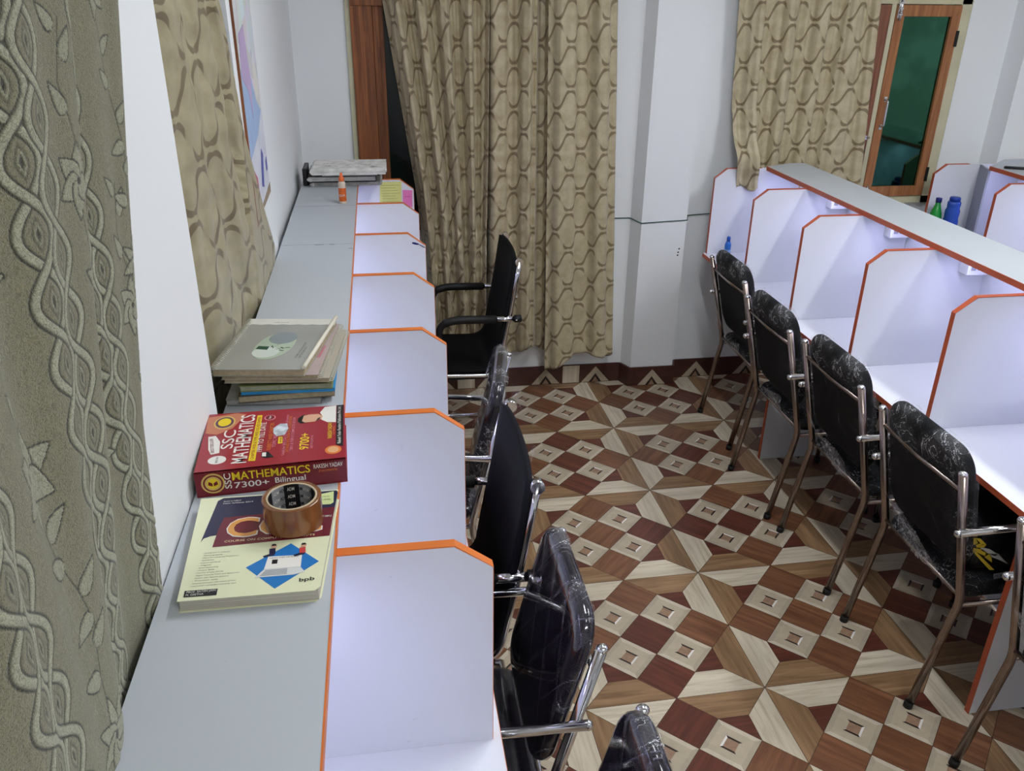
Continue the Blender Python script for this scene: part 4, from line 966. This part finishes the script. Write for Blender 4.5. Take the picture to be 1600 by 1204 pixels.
slab('notebook', 'notebook with a bright blue cover edge in the notebook pile', [(-.312, 1.637), (-.120, 1.632), (-.117, 1.88), (-.309, 1.885)], ZS+.0275, ZS+.0355, plain('cover_skyblue', (38, 140, 200), .4), plain('pages_bluewhite', (90, 160, 200), .6, .25, 30), ct=.003)
slab('notebook', 'greyish green notebook just above the blue edged one', [(-.313, 1.634), (-.124, 1.628), (-.119, 1.875), (-.308, 1.881)], ZS+.036, ZS+.049, plain('cover_olive', (118, 124, 74), .5), P_GRN, ct=.0015)
slab('notebook', 'thin dark notebook set back under the spiral notebooks', [(-.302, 1.655), (-.135, 1.650), (-.130, 1.87), (-.297, 1.875)], ZS+.0495, ZS+.058, plain('cover_darkbrown', (46, 38, 30), .5), plain('pages_brown', (88, 76, 58), .8))
WIRE = plain('binding_wire', (206, 202, 188), .3, metal=.2)
def spiral(par, org, a, b, z, r, n=34, off=0):
    r = r*1.15
    m = MB(); A, B = Vector((*a, 0)), Vector((*b, 0)); d = (B-A).normalized(); s = Vector((d.y, -d.x, 0))
    for k in range(n):
        c = A.lerp(B, (k+.5)/n); pts = [c+s*(r*math.cos(q))+Vector((0, 0, z+r*math.sin(q)))+d*(.0018*q/PI) for q in [2*PI*j/10 for j in range(11)]]
        m.tube(pts, .0010, 5)
    o = m.build('spiral_binding', WIRE, par); o.location = -org
t, c = slab('notebook', 'lower spiral notebook with its wire at the right, under the top one', [(-.341, 1.632), (-.128, 1.612), (-.100, 1.880), (-.318, 1.90)], ZS+.0585, ZS+.068, plain('cover_beigegrey', (172, 164, 148), .5), P_TAN)
spiral(t, c, (-.125, 1.614), (-.099, 1.878), ZS+.063, .0048)
t, c = slab('notebook', 'pinkish grey spiral notebook directly under the pictured one', [(-.345, 1.628), (-.150, 1.606), (-.116, 1.892), (-.310, 1.905)], ZS+.0685, ZS+.079, plain('cover_pinkgrey', (176, 158, 156), .5), P_TAN)
spiral(t, c, (-.146, 1.607), (-.113, 1.890), ZS+.074, .0052)
flat(t, c, [(-.185, 1.70), (-.150, 1.695), (-.140, 1.76), (-.176, 1.765)], ZS+.0792, plain('cover_rose', (186, 120, 128), .5), 'rose_cover_patch')
MG = plain('mag_cover', (150, 150, 142), .3, .08, 5, coat=.3)
t, c = slab('notebook', 'grey spiral notebook with an oval green picture on top of the pile', [(-.359, 1.622), (-.176, 1.600), (-.120, 1.882), (-.316, 1.906)], ZS+.080, ZS+.095, MG, P_TAN, ct=.0012)
spiral(t, c, (-.359, 1.624), (-.317, 1.900), ZS+.090, .0075, 38)
zq = ZS+.0952
def oval(cx, cy, a, b2, ang, n=36): return [(cx+a*math.cos(q)*math.cos(ang)-b2*math.sin(q)*math.sin(ang), cy+a*math.cos(q)*math.sin(ang)+b2*math.sin(q)*math.cos(ang)) for q in [2*PI*k/n for k in range(n)]]
flat(t, c, oval(-.246, 1.736, .040, .076, -.25), zq, plain('picture_palegreen', (168, 182, 160), .35), 'oval_picture')
flat(t, c, oval(-.232, 1.777, .030, .034, -.25), zq+.0003, plain('picture_steel', (132, 140, 142), .35), 'picture_dome')
flat(t, c, oval(-.262, 1.700, .028, .030, -.25), zq+.0003, plain('picture_white', (196, 204, 194), .35), 'picture_base')
flat(t, c, [(-.285, 1.719), (-.260, 1.712), (-.257, 1.729), (-.280, 1.735)], zq+.0006, plain('picture_darkgreen', (30, 72, 50), .4), 'dark_green_block')
for k in range(7):
    q = .9*k; x0_, y0_ = -.238+.014*math.cos(q*2.1), 1.718+.016*math.sin(q*1.7); flat(t, c, [(x0_, y0_), (x0_+.010*math.cos(q), y0_+.010*math.sin(q)), (x0_+.010*math.cos(q)+.002, y0_+.010*math.sin(q)+.002), (x0_+.002, y0_+.002)], zq+.0006, plain('picture_darkgreen', (30, 72, 50), .4), 'picture_line')
text('cover_lettering', 'THE COLLEGE', .004, t, plain('cover_inkgreen', (80, 86, 72), .5), Vector((-.196, 1.660, zq))-c, (.2, 1, 0), (-1, .2, 0), .085); text('cover_lettering', 'OF SCIENCE', .004, t, plain('cover_inkgreen', (80, 86, 72), .5), Vector((-.188, 1.660, zq))-c, (.2, 1, 0), (-1, .2, 0), .06)
flat(t, c, [(-.323, 1.868)]+[(-.323+.2*k/12, 1.868-.026*k/12+.004*(k % 2)) for k in range(1, 12)]+[(-.124, 1.842), (-.119, 1.882), (-.316, 1.906)], zq, plain('torn_white', (206, 204, 196), .6), 'torn_white_edge')
text('edge_lettering', 'old note', .005, t, BK, Vector((-.262, 1.874, zq+.0003))-c, (1, -.12, 0), (.12, 1, 0), .034)
# a rolled cover edge at the right of the top notebook
m = MB(); m.tube([Vector((-.176, 1.603, ZS+.098))-c, Vector((-.121, 1.885, ZS+.099))-c], .0045, 10); m.build('rolled_page_edge', plain('page_cream', (214, 208, 190), .6), t)

# ------------------------------------------------------------------ pile of papers at the far end of the left shelf
def paper_block(name, label, x0, x1, y0, y1, z0, z1, matr, rz, seed, cat, fold=True):
    c = Vector(((x0+x1)/2, (y0+y1)/2, z0)); t = thing(name, label, cat, c, rz, 'papers piled at the far end of the left shelf')
    rg = random.Random(seed); m = MB(); n = 12; w, d, h = x1-x0, y1-y0, z1-z0
    lay = max(3, int(h/.003)); 
    for k in range(lay):
        za, zb = h*k/lay, h*(k+.86)/lay; dx = rg.uniform(-.004, .004); dy = rg.uniform(-.003, .003)
        m.box(-w/2+dx+.004, w/2+dx-.002, -d/2+dy+.003, d/2+dy-.003, za, zb)
    m.build('sheets', matr, t)
    if fold:   # the rounded fold at the left end
        m = MB(); pts = [(-w/2+.004-.012*math.sin(PI*q/8), h*q/8) for q in range(9)]
        m.prism([(a, -d/2, b2) for a, b2 in pts]+[(-w/2+.012, -d/2, h), (-w/2+.012, -d/2, 0)], (0, d, 0)); m.build('fold', matr, t)
    return t
NEWS = plain('newsprint', (176, 174, 170), .8, .22, 60); NEWS2 = plain('white_sheets', (222, 220, 216), .7, .15, 30); NEWS3 = plain('grey_binder', (120, 118, 116), .6, .2, 30)
paper_block('magazine', 'grey magazine at the bottom of the far paper pile', -.300, .005, 3.785, 3.97, ZS, ZS+.016, NEWS, -.02, 1, 'magazine')
m = MB(); m.box(-.30, -.02, 3.79, 3.96, ZS+.0165, ZS+.0215, bev=.001); tag(m.build('folder', BK), 'thin black folder between the papers of the far pile', 'folder', 'papers piled at the far end of the left shelf')
paper_block('magazine', 'pale folded magazine in the middle of the far paper pile', -.312, -.025, 3.78, 3.96, ZS+.022, ZS+.040, NEWS2, .0, 2, 'magazine')
m = MB(); m.box(-.315, -.005, 3.80, 3.96, ZS+.0405, ZS+.0455, bev=.001); tag(m.build('folder', plain('dark_folder', (40, 34, 36), .5)), 'dark brown folder just below the thick newspaper bundle', 'folder', 'papers piled at the far end of the left shelf')
paper_block('notebook', 'white notebook jutting out below the thick newspaper bundle', -.255, -.012, 3.775, 3.95, ZS+.046, ZS+.056, NEWS2, .01, 3, 'notebook', False)
m = MB(); m.box(-.31, .015, 3.79, 3.96, ZS+.0565, ZS+.0605, bev=.001); tag(m.build('folder', BK), 'topmost black folder of the far paper pile, under the newspapers', 'folder', 'papers piled at the far end of the left shelf')
t = paper_block('newspaper_bundle', 'thick white folded newspaper bundle on top of the far paper pile', -.292, .026, 3.72, 3.93, ZS+.061, ZS+.088, NEWS2, -.01, 4, 'newspaper')
rg = random.Random(9)
for k in range(16):
    x, y = rg.uniform(-.13, .12), rg.uniform(-.08, .07); m = MB(); m.box(x, x+rg.uniform(.01, .035), y, y+.003, .0272, .0275); m.build('print_smudge', plain('news_ink', (120, 116, 118), .8), t)
m = MB(); m.box(-.338, -.318, 3.80, 3.95, ZS, ZS+.075, bev=.004); tag(m.build('folder', BK), 'black folder standing on edge at the left end of the far paper pile', 'folder', 'papers piled at the far end of the left shelf')

# glue bottle
t = thing('glue_bottle', 'small clear glue bottle with an orange label and orange nozzle', 'bottle', (-.157, 3.46, ZS))
m = MB(); m.lathe([(.0, 0), (.0135, 0), (.0145, .004), (.0145, .066), (.0135, .070), (.0135, .073), (.0145, .077), (.013, .085), (.008, .092)], seg=24); m.build('bottle_body', plain('cloudy_plastic', (214, 196, 180), .3), t)
m = MB(); m.lathe([(.0148, .010), (.0151, .011), (.0151, .062), (.0148, .063)], seg=24, cap=False); m.build('label', plain('label_orange', (206, 96, 30), .4, .15, 80), t)
text('label_lettering', 'GUM', .009, t, WT, (-.012, -.0158, .03), (1, 0, 0), (0, 0, 1), .022)
m = MB(); m.lathe([(.0, .088), (.010, .088), (.011, .092), (.011, .103), (.006, .108), (.0045, .122), (.0, .123)], seg=20); m.build('nozzle_cap', plain('cap_orange', (224, 104, 44), .4), t)

# notes taped on the end divider
yq = 1.119+6*.479-.0008
t = thing('sticky_note', 'yellow ruled note stuck on the farthest divider of the left desks', 'note', (.04, yq, 1.12)); O = Vector(t.location)
m = MB(); m.prism([(-.012, yq, 1.118), (.090, yq, 1.118), (.094, yq, 1.222), (-.006, yq, 1.222)], (0, -.0005, 0)); m.build('note_paper', plain('note_yellow', (216, 214, 130), .7), t).location = -O
for k in range(7):
    z = 1.130+.0125*k; m = MB(); m.box(0.0, .084-.01*(k % 3), yq-.0009, yq-.0006, z, z+.0018); m.build('written_line', plain('note_ink', (150, 156, 90), .7), t).location = -O
t = thing('pink_note', 'pink paper strip beside the yellow note on the far divider', 'note', (.11, yq, 1.12)); O = Vector(t.location)
m = MB(); m.prism([(.096, yq, 1.110), (.140, yq, 1.100), (.143, yq, 1.180), (.098, yq, 1.183)], (0, -.0005, 0)); m.build('note_paper', plain('note_pink', (226, 120, 176), .6), t).location = -O
m = MB(); m.box(.104, .134, yq-.0009, yq-.0006, 1.150, 1.1525); m.build('written_line', plain('note_ink_red', (180, 70, 120), .7), t).location = -O

# bottles on the desks
t = thing('bottle', 'small translucent blue bottle standing in the far cubicle of the middle row', 'bottle', (1.755, 4.02, ZD+.0005))
BL = plain('blue_plastic', (44, 110, 200), .3, .1, 30, coat=.3)
m = MB(); m.lathe([(0, 0), (.014, 0), (.016, .006), (.016, .05), (.0165, .07), (.012, .082), (.0085, .088)], seg=24); m.build('bottle_body', BL, t)
m = MB(); m.lathe([(0, .087), (.0095, .087), (.0095, .108), (.007, .112), (0, .112)], seg=20); m.build('cap', plain('blue_cap', (30, 84, 176), .35), t)
m = MB(); m.lathe([(.0166, .020), (.0169, .021), (.0169, .045), (.0166, .046)], seg=24, cap=False); m.build('label', plain('label_lightblue', (120, 160, 214), .4, .3, 90), t)
t = thing('soda_bottle', 'green soda bottle with a dark blue cap behind the middle desk row', 'bottle', (2.900, 4.030, ZD+.0005))
GRN = plain('green_plastic', (20, 140, 50), .15, .1, 10, coat=.5)
m = MB(); m.lathe([(0, 0), (.028, 0), (.033, .01), (.033, .13), (.033, .17), (.029, .20), (.018, .235), (.0135, .25), (.0135, .262)], seg=28); m.build('bottle_body', GRN, t)
m = MB(); m.lathe([(0, .260), (.0155, .260), (.0155, .281), (.014, .283), (0, .283)], seg=20); m.build('cap', plain('navy_cap', (26, 40, 108), .4), t)
m = MB(); m.lathe([(.0333, .09), (.0337, .091), (.0337, .145), (.0333, .146)], seg=28, cap=False); m.build('label', plain('label_white_green', (200, 214, 200), .4, .3, 40), t)
t = thing('water_bottle', 'ribbed dark blue water bottle beside the green soda bottle', 'bottle', (2.958, 3.982, ZD+.0005))
m = MB(); m.lathe([(0, 0), (.034, 0), (.038, .01), (.038, .17), (.034, .19), (.036, .205), (.0365, .225), (.031, .240), (.033, .255), (.033, .270), (.027, .276)], seg=28); m.build('bottle_body', plain('deep_blue_plastic', (34, 74, 168), .25, .1, 10, coat=.4), t)
m = MB(); m.lathe([(0, .275), (.027, .275), (.027, .292), (.024, .296), (0, .296)], seg=24); m.build('cap', plain('navy_cap2', (24, 56, 146), .4), t)
m = MB(); m.tube([(3.11, 3.87, ZS+.008), (3.26, 3.80, ZS+.008)], .007, 10); m.sphere((3.11, 3.87, ZS+.008), .0072)
tag(m.build('pen', BK), 'black pen lying on the far right shelf', 'pen')
